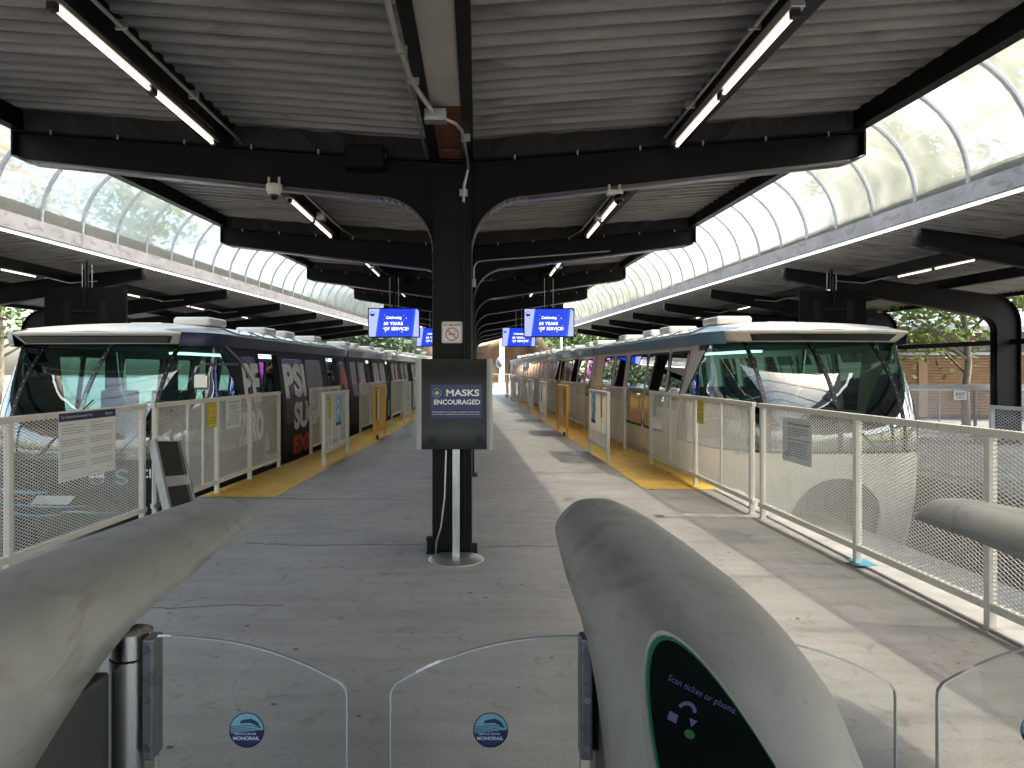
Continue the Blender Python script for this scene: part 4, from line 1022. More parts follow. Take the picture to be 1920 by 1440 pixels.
        for sgn in (-1, 1):
            g = MB(); rows = []
            for u_ in ulist:
                if c == 0 and u_ < THB-.02: continue
                s_ = sect(u_); rows.append([(sgn*(s_['W']-.035), u_, 1.965), (sgn*s_['W'], u_, s_['zt']-.02), (sgn*(s_['W']-.012), u_, s_['zt']), (sgn*s_['sh'][0], u_, s_['sh'][1])])
            g.grid(rows)
            g.build('roof_band', bandm, root, smooth=True)
            u_ = ub+.35 if c else 1.75
            while u_ < ue-.9:
                pg = MB(); e1 = u_+.98
                def Q(t, uu, k_): 
                    s_ = sect(uu); a_ = (s_['W']-.03, s_['zt']+.012); b_ = s_['sh']; return (sgn*(a_[0]+(b_[0]-a_[0])*t), uu, a_[1]+(b_[1]-a_[1])*t+k_)
                fr = MB(); fr.ngon([Q(.0, u_, .008), Q(.0, e1, .008), Q(.25, e1+.03, .008), Q(.9, e1+.03, .008), Q(1.0, e1, .008), Q(1.0, u_, .008), Q(.9, u_-.03, .008), Q(.25, u_-.03, .008)])
                fo = fr.build('roof_window', 'rubber', root)
                pg.ngon([Q(.1, u_+.04, .013), Q(.1, e1-.04, .013), Q(.9, e1-.04, .013), Q(.9, u_+.04, .013)]); pg.build('pane', 'roof_glass', fo)
                u_ += 1.16
        g = MB(); rows = []
        for u_ in ulist:
            s_ = sect(u_); row = []; m_ = 12
            whole = (c == 0 and u_ < THB+.02)
            x_e, z_e = (s_['W']-.012, s_['zt']) if whole else s_['sh']
            for i in range(m_+1):
                t = -1+2*i/m_; row.append((x_e*t, u_, z_e+(s_['top']-z_e)*(1-abs(t)**2.6)))
            rows.append(row)
        g.grid(rows); g.build('roof', 'white_paint', root, smooth='all')
        if c == 0:
            g = MB(); rows = []
            fl_ = [u for u in ulist if u < THB+.04]
            L_ = [(-sect(u)['W'], u) for u in fl_[::-1]] + [(sect(u)['W'], u) for u in fl_]
            ring_t = [(x, u, 2.15) for x, u in L_]; ring_m = [(x*1.0, u-.0, 2.125) for x, u in L_]; ring_b = [(x*.93, u+.16 if u < .7 else u+.1, 1.99) for x, u in L_]
            g.grid([ring_t, ring_m, ring_b]); g.build('roof_visor', 'white_paint' if not cream else 'cream_body', root, smooth=True)
            def VF(v, z, k):
                q_ = min(1, abs(v)/1.53)**3.2; u0_ = .30+1.25*(1-(1-q_)**(1/3.2)); return (v, u0_+.16*(2.125-z)/.135-k, z)
            for nm_, mm_, z0_, z1_, e_, k_ in (('slot_trim', 'rubber', 2.095, 2.002, 1.06, .006), ('headlight_slot', 'brow_dark' if cream else 'brow_grey', 2.08, 2.008, 1.02, .010)):
                g = MB(); rows = []
                for i in range(25):
                    t = -1+2*i/24; rows.append([VF(t*(e_-.07*q_), z0_+(z1_-z0_)*q_, k_) for q_ in (0, .33, .66, 1)])
                g.grid(rows); g.build(nm_, mm_, root)
            g = MB(); g.ngon([(x, u+.17, 1.992) for x, u in L_]); g.build('ceiling', 'interior_grey', root)
        for i, (xx, uu) in enumerate(((ins*.85, 1.9), (ins*.8, 4.6), (-ins*.5, 3.2), (ins*.8, 5.9), (ins*.8, 8.2)) if c == 0 else ((ins*.8, 2.0), (ins*.8, 3.3), (ins*.75, 6.2), (ins*.8, 8.0))):
            g = MB(); g.box(xx-.28, xx+.28, ub+uu-.35, ub+uu+.35, 2.30, 2.43); g.build('roof_unit', 'white_paint', root, bevel=.045)
        # inside: floor, ceiling, lights, seats
        g = MB(); g.box(-1.42, 1.42, max(ub, 2.3), ue, -.04, -.0); g.box(-1.42,1.42,max(ub,2.3),ue,-1.0,-.96); g.build('car_floor', 'interior_grey', root)
        g = MB(); g.box(-1.36, 1.36, max(ub, 1.2), ue, 1.975, 1.985); g.build('ceiling_panel', 'interior_grey', root)
        g = MB()
        for sx in (-.75, .75): g.box(sx-.14, sx+.14, max(ub, 4.6), ue-.3, 1.93, 1.972)
        g.build('cabin_light', 'cabin_light', root)
        g = MB(); uu = max(ub, 2.9)+.4
        while uu < ue-.8:
            g.box(-.35, .35, uu, uu+.45, .25, .45); g.box(-.35, .35, uu+.4, uu+.5, .45, 1.0); g.box(-ins*1.40, -ins*.85, uu, uu+.45, .25, .45); uu += 1.5
        g.build('seats', 'seat_blue', root)
        g = MB()
        for q in range(4):
            uu = max(ub, 2.9)+.9+q*2.0; g.tube([(ins*.9, uu, 0), (ins*.9, uu, 1.95)], .017, 8)
        g.build('grab_poles', 'stainless', root)
        if c < 3:
            g = MB(); u0, u1 = ue, CL*(c+1); rows = []
            for i in range(7):
                uu = u0+(u1-u0)*i/6; k_ = -.06 if i % 2 else .0
                rows.append([(-1.5+.0-k_, uu, -.9), (-1.52-k_, uu, .9), (-1.40-k_, uu, 2.0), (-1.1, uu, 2.22+k_), (1.1, uu, 2.22+k_), (1.40+k_, uu, 2.0), (1.52+k_, uu, .9), (1.5+k_, uu, -.9)])
            g.grid(rows); g.build('gangway', 'joint_grey', root)
        else:
            g = MB(); g.add([(-1.5, ue, -1), (1.5, ue, -1), (1.5, ue, 2.1), (-1.5, ue, 2.1)], [(0,1,2,3)]); g.build('tail', body_m, root)
    g = MB(); g.box(-1.43, 1.43, 2.3, 38, -1.07, -1.04); g.build('underside', 'joint_grey', root)
    return root, ins
TR, insR = train((5.485-.035*9.95, 9.95), .035, 'cream monorail train with a blue roof band and green windscreen', True, .0)
TL, insL = train((-(5.28-.035*9.45), 9.45), -.035, 'black wrapped monorail train with a navy roof band and grey lettering', False, -.05)
# lettering and marks on the left train (its platform side is local +x)
def SW(k): return lambda u, z: (V(z)+k, u, z)
def wrap_text(s, u, z, h, w_, m, k=.022, nm='lettering', bold=.05, italic=0, lab=None):
    g = MB(); f = SW(k)
    vs, fs, x0, x1, y0, y1 = text_geo(s, bold)
    import bmesh
    bm_ = bmesh.new(); bv = [bm_.verts.new((v[0], v[1], 0)) for v in vs]
    for q in fs:
        try: bm_.faces.new([bv[i] for i in q])
        except Exception: pass
    yb = y0+(.95-z)/h*(y1-y0)
    if y0 < yb < y1: bmesh.ops.bisect_plane(bm_, geom=bm_.verts[:]+bm_.edges[:]+bm_.faces[:], plane_co=(0, yb, 0), plane_no=(0, 1, 0))
    bm_.verts.index_update(); vs = [tuple(v.co) for v in bm_.verts]; fs = [tuple(v.index for v in q.verts) for q in bm_.faces]; bm_.free()
    g.add([f(u+(v[0]-x0)/(x1-x0)*w_+italic*(v[1]-y0), z+(v[1]-y0)/(y1-y0)*h) for v in vs], fs)
    o = g.build(nm, m, TL); 
    if lab: o['label'] = lab
wrap_text('PE', 1.92, 1.12, .62, .76, 'letter_grey'); wrap_text('PSI', 4.02, 1.10, .66, 1.42, 'letter_grey')
wrap_text('ZERO', 1.55, .50, .50, 1.12, 'letter_grey'); wrap_text('SUGAR', 4.45, .50, .52, 2.7, 'letter_grey'); wrap_text('EXPRESS', 4.4, .03, .36, 2.9, 'letter_red', italic=.06)
# round red and blue mark on the last window of the first car
g = MB(); f = SW(.024); n = 26; cu, cz_, r_ = 9.0, 1.15, .62
top_ = [(cu+r_*.62*math.cos(R(180*i/n)), cz_+r_*math.sin(R(180*i/n))) for i in range(n+1)]; wv_ = [(cu-r_*.62+1.24*r_*i/10, cz_+.05+.08*math.sin(i/10*math.pi*2)) for i in range(1,10)]
g.ngon([f(*p) for p in top_+wv_]); g.build('round_mark_top', 'logo_red', TL)
g = MB(); bot = [(cu+r_*.62*math.cos(R(180+180*i/n)), cz_+r_*math.sin(R(180+180*i/n))*.9-.12) for i in range(n+1)]; g.ngon([f(*p) for p in bot+[(a_, b_-.12) for a_, b_ in wv_[::-1]]]); g.build('round_mark_bottom', 'logo_blue', TL)
# nose graphics
def NF(k): return lambda v, z: (v, U(min(abs(v), V(z)*.999), z)-k, z)
f = NF(.012)
def strip(v0, v1, z, h, m, wob, nm='stripe'):
    g = MB(); n = 26; rows = []
    for i in range(n+1):
        t = i/n; v = v0+(v1-v0)*t; hh = h*math.sin(math.pi*min(1, .08+t*.92))**.5; zz = z+wob*math.sin(t*7)
        rows.append([f(v, zz-hh/2), f(v, zz+hh/2)])
    g.grid(rows); g.build(nm, m, TL)
# centre of the left nose at local x=0: image x about 199
strip(-1.35, -.35, .06, .05, 'ice_blue', .006); strip(-1.4, -.6, -.02, .03, 'logo_red', .008); strip(-1.3, .2, -.12, .025, 'ice_blue', .01)
strip(-1.4, -.9, -.22, .04, 'logo_red', .01); strip(-1.3, -.2, -.24, .03, 'ice_blue', .012); strip(-.2, .5, -.2, .03, 'ice_blue', .008); strip(-1.42, -1.15, -.1, .06, 'letter_red', .01)
g = MB(); g.add([f(v, z) for v, z in ((-.5,.02),(0,.02),(-.12,-.1),(-.62,-.1))], [(0,1,2,3)]); g.build('number_plate', 'sign_grey', TL)
def badge(cu, cz_, r_):
    g = MB(); g.ngon([f(cu+r_*math.cos(R(15*i)), cz_+r_*math.sin(R(15*i))) for i in range(24)]); g.build('round_badge', 'letter_white', TL)
    f3 = NF(.016)
    up = [(cu+r_*.93*math.cos(R(15*i+25)), cz_+r_*.93*math.sin(R(15*i+25))) for i in range(11)]; g = MB(); g.ngon([f3(*p) for p in up+[(cu-r_*.3, cz_+.1*r_), (cu+r_*.3, cz_+.15*r_)]]); g.build('badge_top', 'logo_red', TL)
    lo = [(cu+r_*.93*math.cos(R(15*i+200)), cz_+r_*.93*math.sin(R(15*i+200))) for i in range(11)]; g = MB(); g.ngon([f3(*p) for p in lo+[(cu+r_*.4, cz_-.12*r_), (cu-r_*.2, cz_-.1*r_)]]); g.build('badge_bottom', 'logo_blue', TL)
badge(.29, .27, .10)
g = MB(); c0 = .60   # angular pale-blue S emblem
for poly in (((-.075,.06),(.02,.10),(.09,.07),(.075,.045),(.01,.07),(-.04,.05)), ((-.075,.06),(-.04,.05),(-.03,.02),(.07,-.02),(.085,-.06),(.06,-.075),(.045,-.045),(-.06,.0)), ((.06,-.075),(.0,-.12),(-.07,-.09),(-.08,-.06),(-.06,-.05),(.0,-.085),(.04,-.065))):
    g.ngon([f(c0+a_, .27+b_) for a_, b_ in poly])
g.build('sea_emblem', 'ice_blue', TL)
g = MB(); add_text(g, 'Cl', f, .88, .30, .12, .02); add_text(g, 'PLEDGE', lambda a_, b_: f(1.18-(b_-.27), .27+(a_-1.0)), 1.0, .27, .05, .02, w=.22); g.build('nose_lettering', 'letter_white', TL)
# red interior trim seen through the left windscreen
g = MB(); g.bar((-1.2, .9, .75), (-.1, .6, .72), .05, .12); g.build('cab_trim', 'logo_red', TL)
# mirror on the left train
mr = empty('side_mirror', (0,0,0)); mr.parent = TL
A_ = Vector((1.50, 1.2, 1.98)); B_ = Vector((1.55, 2.2, 1.45)); C_ = Vector((1.42, .62, 1.62))
g = MB(); g.tube([A_, (1.55, 1.6, 1.8), B_], .016, 8); g.tube([(1.5, 1.7, 1.72), C_+Vector((.0,.1,.1)), C_+Vector((-.1,.0,.06)), C_+Vector((-.12,0,-.02))], .016, 8); g.build('mirror_arm', 'galvanised', mr)
g = MB(); g.box(C_.x-.13, C_.x+.06, C_.y-.03, C_.y+.06, C_.z-.25, C_.z-.03); g.build('mirror_head', 'stainless', mr, bevel=.03)
# small words on the right train
g = MB(); fR = lambda k: (lambda a_, b_: (-(V(b_)+k), a_, b_)); fr_ = lambda a_, b_: (-(V(b_)+.018), 3.4-(a_-3.4), b_)
add_text(g, 'SEATTLE CENTER MONORAIL', fr_, 2.95, .05, .06, .01); g.build('side_lettering', 'text_grey', TR)

# ------------------------------------------------------------------ people inside the left train
def person(loc, label, cap, rz=0):
    me = bpy.data.meshes.new('person')
    J = [(0,0,.92),(0,0,1.12),(0,0,1.34),(0,0,1.44),(0,.01,1.52), (.17,0,1.36),(.22,.02,1.08),(.20,-.14,.90),(.19,-.22,.86), (-.17,0,1.36),(-.22,.02,1.08),(-.2,-.14,.90),(-.19,-.22,.86),
         (.09,0,.86),(.10,-.01,.48),(.10,.02,.08),(.10,-.12,.04), (-.09,0,.86),(-.10,-.01,.48),(-.10,.02,.08),(-.10,-.12,.04)]
    E = [(0,1),(1,2),(2,3),(3,4),(2,5),(5,6),(6,7),(7,8),(2,9),(9,10),(10,11),(11,12),(0,13),(13,14),(14,15),(15,16),(0,17),(17,18),(18,19),(19,20)]
    rad = [.15,.14,.15,.06,.05,.07,.05,.04,.03,.07,.05,.04,.03,.095,.065,.045,.035,.095,.065,.045,.035]
    me.from_pydata([Vector(j)*.97 for j in J], E, []); ob = bpy.data.objects.new('person', me); col.objects.link(ob); ob.location = loc; ob.rotation_euler = (0,0,rz)
    sk = ob.modifiers.new('skin', 'SKIN'); 
    for v_, r_ in zip(me.skin_vertices[0].data, rad): v_.radius = (r_, r_*.8)
    me.skin_vertices[0].data[0].use_root = True
    ob.modifiers.new('sub', 'SUBSURF').levels = 1; ob.modifiers['sub'].render_levels = 2
    me.materials.append(M['cloth_dark']); tag(ob, label, 'person')
    h = MB(); rows = []
    for i in range(11):
        a_ = -math.pi/2+math.pi*i/10; z = math.sin(a_)*.125; r_ = math.cos(a_)*(.088 if a_ > -.3 else .075)
        rows.append([(r_*math.cos(2*math.pi*k_/16), r_*1.15*math.sin(2*math.pi*k_/16)-.01, 1.57+z) for k_ in range(16)])
    h.grid(rows, close=True); h.tube([(0,-.10,1.585),(0,-.125,1.555),(0,-.10,1.545)], .012, 6); h.tube([(.085,0,1.57),(.10,.0,1.57)], .022, 8); h.tube([(-.085,0,1.57),(-.10,0,1.57)], .022, 8); h.build('head', 'skin', ob, smooth='all')
    h = MB(); rows = []
    for i in range(5):
        z = 1.47+.025*i; rows.append([(.082*math.cos(math.pi+math.pi*k_/10)*1.03, .118*math.sin(math.pi+math.pi*k_/10)-.012, z+.0) for k_ in range(11)])
    h.grid(rows); h.build('face_mask', 'cloth_black', ob, smooth='all')
    h = MB(); rows = []
    for i in range(7):
        a_ = math.pi/2*i/6; rows.append([(.097*math.cos(a_)*math.cos(2*math.pi*k_/18), .115*math.cos(a_)*math.sin(2*math.pi*k_/18)-.0, 1.615+.10*math.sin(a_)) for k_ in range(18)])
    h.grid(rows, close=True); 
    if cap: h.grid([[(.075*math.cos(math.pi+math.pi*k_/10), -.05+q*math.sin(math.pi+math.pi*k_/10), 1.622) for k_ in range(11)] for q in (.06, .15)])
    h.build('cap' if cap else 'hair', 'cap_red' if cap else 'hair', ob, smooth='all')
    h = MB(); 
    for sx in (-.032, .032): h.box(sx-.012, sx+.012, -.112, -.106, 1.585, 1.593)
    h.build('eyes', 'hair', ob)
    return ob
def T2W(T, v, u, z): return T.matrix_basis @ Vector((v, u, z))
person((-3.73, 14.2, -.05), 'passenger in a red cap, black mask and dark jacket in the open train door', True, R(-60))
person((-3.46, 18.45, -.05), 'dark haired passenger in black at the far open door of the first car', False, R(-60))

# ------------------------------------------------------------------ turnstiles
def turnstile(ox, label, hl=(-.18, -.239), hr=(.258, .316)):
    root = empty('ticket_gate', (ox, 2.0, 0), 0, label, 'ticket gate', 'grey ticket gates in the foreground')
    ZT = [(.5, .60), (1.0, .825), (1.2, .912), (1.35, .975), (1.5, 1.022), (1.65, 1.04), (2.0, 1.045), (2.6, 1.03), (3.1, 1.01), (3.4, .998), (3.52, .99)]
    ZB = [(.5, .30), (1.1, .47), (1.4, .60), (1.63, .725), (1.75, .79), (1.86, .834), (2.08, .885), (3.0, .915), (3.4, .90), (3.52, .888)]
    WB = [(.5, .17), (1.0, .20), (1.5, .25), (2.0, .25), (2.5, .245), (3.0, .225), (3.2, .208), (3.35, .185), (3.44, .168), (3.48, .15), (3.508, .125), (3.515, .10)]
    FR = [(1.3, .88), (1.5, .84), (2.0, .70), (3.4, .62)]
    CXs = lambda y: 0 if y > 1.9 else -.09*((1.9-y)/1.1)**1.5
    def sec(y):
        zt, zb, wb, cx_ = lerp(ZT, y), lerp(ZB, y), lerp(WB, y), CXs(y); out = []
        tip_ = max(0, (y-3.30)/.215); zt -= .02*tip_**3; n = 28
        for i in range(n+1):
            a_ = math.pi*i/n; c_, s_ = math.cos(a_), math.sin(a_)
            hx = (1 if c_ > 0 else -1)*abs(c_)**.62; hz = abs(s_)**.62
            fr_ = lerp(FR, y); x = hx*(wb*fr_ + wb*(1-fr_)*(1-hz)); out.append((x+cx_, y-2.0, zb+(zt-zb)*hz))
        return out
    ys = [.5+.1*i for i in range(26)]+[3.05+.05*i for i in range(6)]+[3.34,3.38,3.41,3.44,3.46,3.48,3.495,3.508,3.515]
    g = MB(); g.grid([sec(y) for y in ys])
    g.ngon([p for p in sec(3.515)])
    g.build('shell', 'pod_shell', root, smooth='all', solid=.012)
    g = MB(); rows = []
    for y in ys[:-3]:
        s_ = sec(y); a_, b_ = s_[0], s_[-1]; rows.append([(a_[0]-.012, a_[1], a_[2]+.012), (b_[0]+.012, b_[1], b_[2]+.012)])
    g.grid(rows); g.build('underside', 'cabinet_grey', root)
    g = MB(); g.box(-.222, .222, -.9, .0, 0, .78); g.build('cabinet', 'cabinet_grey', root, bevel=.01)
    g = MB(); g.box(-.2235, .2235, -.44, -.435, .02, .76); g.build('cabinet_seam', 'aluminium', root)
    for s, (hc, hk) in ((-1, hl), (1, hr)):
        hc, hk = abs(hc), abs(hk); w0 = hk+.03
        g = MB(); g.tube([(s*hc, .05, 0), (s*hc, .05, .80)], .058, 24); g.build('hinge_post', 'stainless', root, smooth=True)
        g = MB(); g.tube([(s*hc, .05, .806), (s*hc, .05, .872)], .055, 24); g.build('hinge_cap', 'stainless', root, smooth=True)
        c = MB(); c.box(min(s*hk, s*(hk+.032)), max(s*hk, s*(hk+.032)), -.02, .045, .545, .872); cl = c.build('clamp', 'clamp_grey', root, bevel=.006)
        for z in (.58, .71, .845):
            b = MB(); b.tube([(s*(hk+.016), -.021, z), (s*(hk+.016), -.025, z)], .010, 14); b.build('clamp_bolt', 'stainless', cl)
        # glass wing
        pts = [(w0, .04), (w0, .870)]
        for i in range(1, 15):
            t = i/14; pts.append((w0+.485*t, .870-.118*t**2.3))
        pts += [(w0+.502, .742), (w0+.516, .722), (w0+.518, .70), (w0+.518, .04)]
        pts = [(s*x, z) for x, z in pts]
        if s > 0: pts = pts[::-1]
        gl = MB(); gl.ngon([(x, .012, z) for x, z in pts]); w_ = gl.build('glass_wing', 'gate_glass', root)
        e = MB(); 
        seq = pts+[pts[0]]
        for p, q in zip(seq, seq[1:]): e.add([(p[0], .006, p[1]), (q[0], .006, q[1]), (q[0], .018, q[1]), (p[0], .018, p[1])], [(0,1,2,3)])
        e.build('glass_edge', 'gate_edge', w_, solid=.0035)
        # round badge on the wing
        bx, bz = s*(w0+.245), .615; r_ = .048; fb = lambda k: (lambda a_, b_: (bx+a_, .010-k, bz+b_))
        d = MB(); d.disc(fb(.001)(0,0), (1,0,0), (0,0,1), r_, 40); bd = d.build('badge', 'logo_pale', w_)
        d = MB(); n = 30; low = [(r_*math.cos(R(186+i*168/n)), r_*math.sin(R(186+i*168/n))) for i in range(n+1)]; top_ = [(r_*.97*(1-2*i/12), r_*.02-r_*.22*(i/12)) for i in range(0, 13)]
        d.ngon([fb(.002)(*p) for p in low+top_])
        for q in range(4):   # track and wave lines
            m_ = 12; rows = []
            for i in range(m_+1):
                t = i/m_; x = -r_*.93+1.75*r_*t; z = r_*(.16-.10*q)+r_*.12*math.sin(t*2.6)-.20*r_*t*t*(q+1)*.5
                rows.append([fb(.002)(x, z-.0010), fb(.002)(x, z+.0010)])
            d.grid(rows)
        d.disc(fb(.002)(0,0), (1,0,0), (0,0,1), r_, 40, r_*.94)
        # little train
        d.ngon([fb(.0025)(*p) for p in ((-.4*r_, .42*r_), (-.3*r_, .56*r_), (.25*r_, .66*r_), (.6*r_, .48*r_), (.80*r_, .14*r_), (.62*r_, .22*r_), (.2*r_, .42*r_), (-.32*r_, .38*r_))])
        d.build('badge_print', 'sign_navy', bd)
        d = MB(); add_text(d, 'SEATTLE CENTER', fb(.003), -.003, -.010, .0055, .01, w=.058); add_text(d, 'MONORAIL', fb(.003), -.001, -.022, .0095, .02, w=.072); d.build('badge_lettering', 'logo_pale2', bd)
    if True:
        # oval reader: a flat tilted glass lens let into the sloping end
        PZ = lambda y: .998+.45*(y-1.35)
        def RP(x, y, k): return (x-.55, y-2.0-.41*k, PZ(y)+.91*k)
        def oval(kx, n=44):
            out = []
            for q in range(n):
                a_ = 2*math.pi*q/n; yy = 1.05+.425*kx*math.sin(a_); out.append((.398-.07*(yy-1.2)+.108*kx*math.cos(a_)*(1-.10*math.sin(a_)), yy))
            return out
        for nm, kx, kk, mm_ in (('reader_rim', 1.07, -.002, 'pod_shell'), ('reader_ring', 1.035, .001, 'reader_ring'), ('reader_glass', 1.0, .004, 'reader_black')):
            g = MB(); g.prism(oval(kx), lambda x, y: RP(x, y, -.05), lambda x, y, kk=kk: RP(x, y, kk)); g.build(nm, mm_, root)
        ta = math.atan2(-.071, .1034); ct, stt = math.cos(ta), math.sin(ta)
        def tf(a_, b_): return RP(.3586+a_*ct-b_*stt, 1.386+a_*stt+b_*ct, .006)
        g = MB(); add_text(g, 'Scan ticket or phone.', tf, .0, .0, .019, 0, w=.126, align='l'); g.build('reader_lettering', 'reader_text', root)
        g = MB(); m_ = 12; c0_, d0_ = .052, -.052
        g.add([tf(c0_+.017*k2*math.cos(R(165-i*140/m_)), d0_+.026*k2*math.sin(R(165-i*140/m_))) for i in range(m_+1) for k2 in (1, .66)], [(2*i, 2*i+2, 2*i+3, 2*i+1) for i in range(m_)])
        g.ngon([tf(c0_+.008, d0_-.006), tf(c0_+.022, d0_-.004), tf(c0_+.016, d0_-.022)]); g.ngon([tf(c0_-.026, d0_-.012), tf(c0_-.010, d0_-.012), tf(c0_-.008, d0_-.030), tf(c0_-.024, d0_-.030)]); g.build('reader_icon', 'reader_text', root)
        g = MB(); g.ngon([tf(c0_+.018+.009*math.cos(R(30*i)), d0_-.036+.009*math.sin(R(30*i))) for i in range(12)]); g.build('reader_lamp', 'reader_green', root)
    return root
mat('logo_pale', (.16, .36, .42), .4, var=.08); mat('logo_pale2', (.5, .62, .68), .4, var=.05)
turnstile(CX+.55, 'grey ticket gate in the middle foreground with a dark oval ticket reader', hr=(.10, .045))
turnstile(CX-1.22, 'grey ticket gate filling the lower left corner, seen from its side')
turnstile(CX+2.22, 'grey ticket gate tip at the right edge of the foreground', hl=(-.40, -.415))

# ------------------------------------------------------------------ beyond the cream train: far fence, shuttered kiosk
def far_fence(pa, pb, label, n=3):
    fence('boundary_fence', [pa, pb], [i/n for i in range(n+1)], label, 'fence', 'grey mesh fences beyond the cream train', m='fence_grey', zt=1.17, z0=.1, pitch=(.08,.04), mids=[(i+.5)/n for i in range(n)], mm='fence_grey')
far_fence((9.6, 16.2), (14.2, 16.0), 'pale grey mesh fence beyond the cream train windscreen')
g = MB(); g.box(9.4, 14.5, 16.28, 16.5, 1.16, 1.255); g.box(9.4, 9.5, 16.28, 16.5, 0, 1.155); g.box(13.9, 14.5, 16.28, 16.5, 0, 1.155); tag(g.build('parapet_wall', 'kerb_concrete', bevel=.01), 'low pale concrete parapet behind the grey mesh fence', 'wall')
g = MB(); g.box(7.2, 7.24, -2, 30, 0.02, .06); g.build('kerb_trim', 'kerb_concrete'); tag(bpy.data.objects['kerb_trim'], 'thin pale kerb trim along the outer platform edge', kind='structure')
fence('outer_edge_fence', [(7.6, 4.5), (7.35, 10.2)], [0, .33, .66, 1], 'grey mesh fence on the outer platform beyond the near right fence', 'fence', 'grey mesh fences beyond the cream train', m='fence_grey', mm='fence_grey', pitch=(.08,.04), zt=1.1)
def ex(root, f1, f2):
    g = MB(); add_text(g, 'EXIT', f1, 0, .02, .07, .02, w=.2); rect(g, f1, -.08, .08, -.06, -.045); g.build('lettering', 'text_dark', root)
plate((10.75, 16.05), (1, 0), 1.03, .28, .20, 'small white exit plate on the grey mesh fence', 'sign', 'sign_white', ex)
kb = empty('shuttered_kiosk', (19.5, 24, 0), R(-8), 'low brown kiosk with tan louvred shutters and grey roof', 'kiosk'); kb.scale = (1, 1, 1.27)
g = MB(); g.box(-9, 9, 0, 5, 0, 2.1); g.build('wall', 'wall_brown', kb)
g = MB()
for i in range(60): g.box(-8.9+i*.3, -8.9+i*.3+.03, -.03, -.002, 1.75, 2.08)
g.build('batten_frieze', 'batten_grey', kb)
g = MB(); g.box(-9, 9, -.02, -.001, 1.72, 2.1); g.build('frieze', 'batten_grey', kb)
g = MB(); g.box(-9, 9, -.10, -.03, 1.62, 1.70); g.build('rail', 'roof_grey', kb)
for i in range(8):
    g = MB(); x = -8.8+i*2.25; k_ = 0
    for j in range(20):
        z = .05+j*.078; g.add([(x,-.02,z),(x+1.95,-.02,z),(x+1.95,-.075,z+.05),(x,-.075,z+.05),(x,-.02,z+.075),(x+1.95,-.02,z+.075)], [(0,1,2,3),(3,2,5,4)])
    g.build('louvred_shutter', 'shutter_tan', kb)
    g = MB(); g.box(x+1.96, x+2.24, -.09, -.001, 0, 1.6); g.build('shutter_post', 'shutter_tan', kb)
g = MB(); g.add([(-9.6,-.9,2.22),(9.6,-.9,2.22),(9.6,3,2.9),(-9.6,3,2.9),(-9.6,-.9,2.34),(9.6,-.9,2.34),(9.6,3,3.0),(-9.6,3,3.0)], [(0,1,2,3),(4,5,6,7),(0,1,5,4)]); g.build('roof', 'roof_grey', kb)
g = MB(); g.box(-9.5, 9.5, -.5, 0, 2.02, 2.2); g.build('soffit_beam', 'wall_brown', kb)
bn = empty('waste_bin', (14.3, 16.9, 0), 0, 'dark green waste bin behind the outer canopy post', 'bin')
g = MB(); g.prism([(-.2,-.2),(.2,-.2),(.2,.2),(-.2,.2)], lambda x,y:(x,y,0), lambda x,y:(x*1.15,y*1.15,1.45)); g.build('bin_body', 'cabinet_grey', bn, bevel=.02)
g = MB(); g.box(-.25,.25,-.25,.25,1.45,1.55); g.build('lid', 'rubber', bn, bevel=.04)

# ------------------------------------------------------------------ trees
def tree(x, y, h, cr, leaf, label, n=3500, seed=1, trunk_r=.16, low=.35, ls=.16, lean=0, zb=-.05, sparse=0):
    r_ = random.Random(seed); root = empty('tree', (x, y, zb), 0, label, 'tree', 'trees round the station')
    g = MB(); tips = []
    tp = [(0,0,0)]; px_, py_ = 0, 0
    for i in range(1, 7):
        px_ += r_.uniform(-.12, .12)+lean*.15; py_ += r_.uniform(-.12, .12); tp.append((px_, py_, h*.8*i/6))
    g.tube(tp, [trunk_r*(1-.13*i) for i in range(7)], 9)
    for i in range(16):
        t = r_.uniform(low*.9, .78)*h; k_ = min(5, int(t/(h*.8)*6)); b = Vector(tp[k_]); b.z = t; a_ = r_.uniform(0, 6.28); L = cr*r_.uniform(.55, 1.0)
        e = b+Vector((math.cos(a_)*L, math.sin(a_)*L, L*r_.uniform(.2, .8))); m_ = (b+e)/2+Vector((0,0,L*.12))
        g.tube([b, m_, e], [trunk_r*.35, trunk_r*.22, trunk_r*.06], 6); tips.append(e); tips.append(m_)
        for q in range(2):
            e2 = m_+Vector((r_.uniform(-1,1), r_.uniform(-1,1), r_.uniform(.1,1)))*L*.45; g.tube([m_, e2], [trunk_r*.13, trunk_r*.03], 5); tips.append(e2)
    tips.append(Vector(tp[-1])+Vector((0,0,h*.15)))
    g.build('trunk', 'bark', root, smooth='all')
    c = MB()
    for i in range(n):
        t = r_.choice(tips); rr = cr*.30
        d = Vector((r_.gauss(0,1), r_.gauss(0,1), r_.gauss(0,.8)))*rr*.6; p = t+d
        if p.z < low*h*.8: p.z = low*h*.8+r_.uniform(0,.5)
        a = Vector((r_.gauss(0,1), r_.gauss(0,1), r_.gauss(0,.7))).normalized(); b = a.cross(Vector((r_.gauss(0,1), r_.gauss(0,1), r_.gauss(0,1)))).normalized()
        s_ = ls*r_.uniform(.6, 1.3); c.add([p-a*s_, p+b*s_*.45, p+a*s_, p-b*s_*.45], [(0,1,2,3)])
    c.build('crown', leaf, root)
    return root
tree(16.2, 18.2, 8.5, 3.0, 'leaf_light', 'slim tree with a pale trunk right beside the outer canopy post', 3000, 11, .15, .30, .13, lean=-.5)
tree(14.5, 24.5-3.0, 7.0, 3.0, 'leaf_light', 'sunlit yellow green tree above the kiosk roof, nearest the train', 3800, 12, .12, .22, .13)
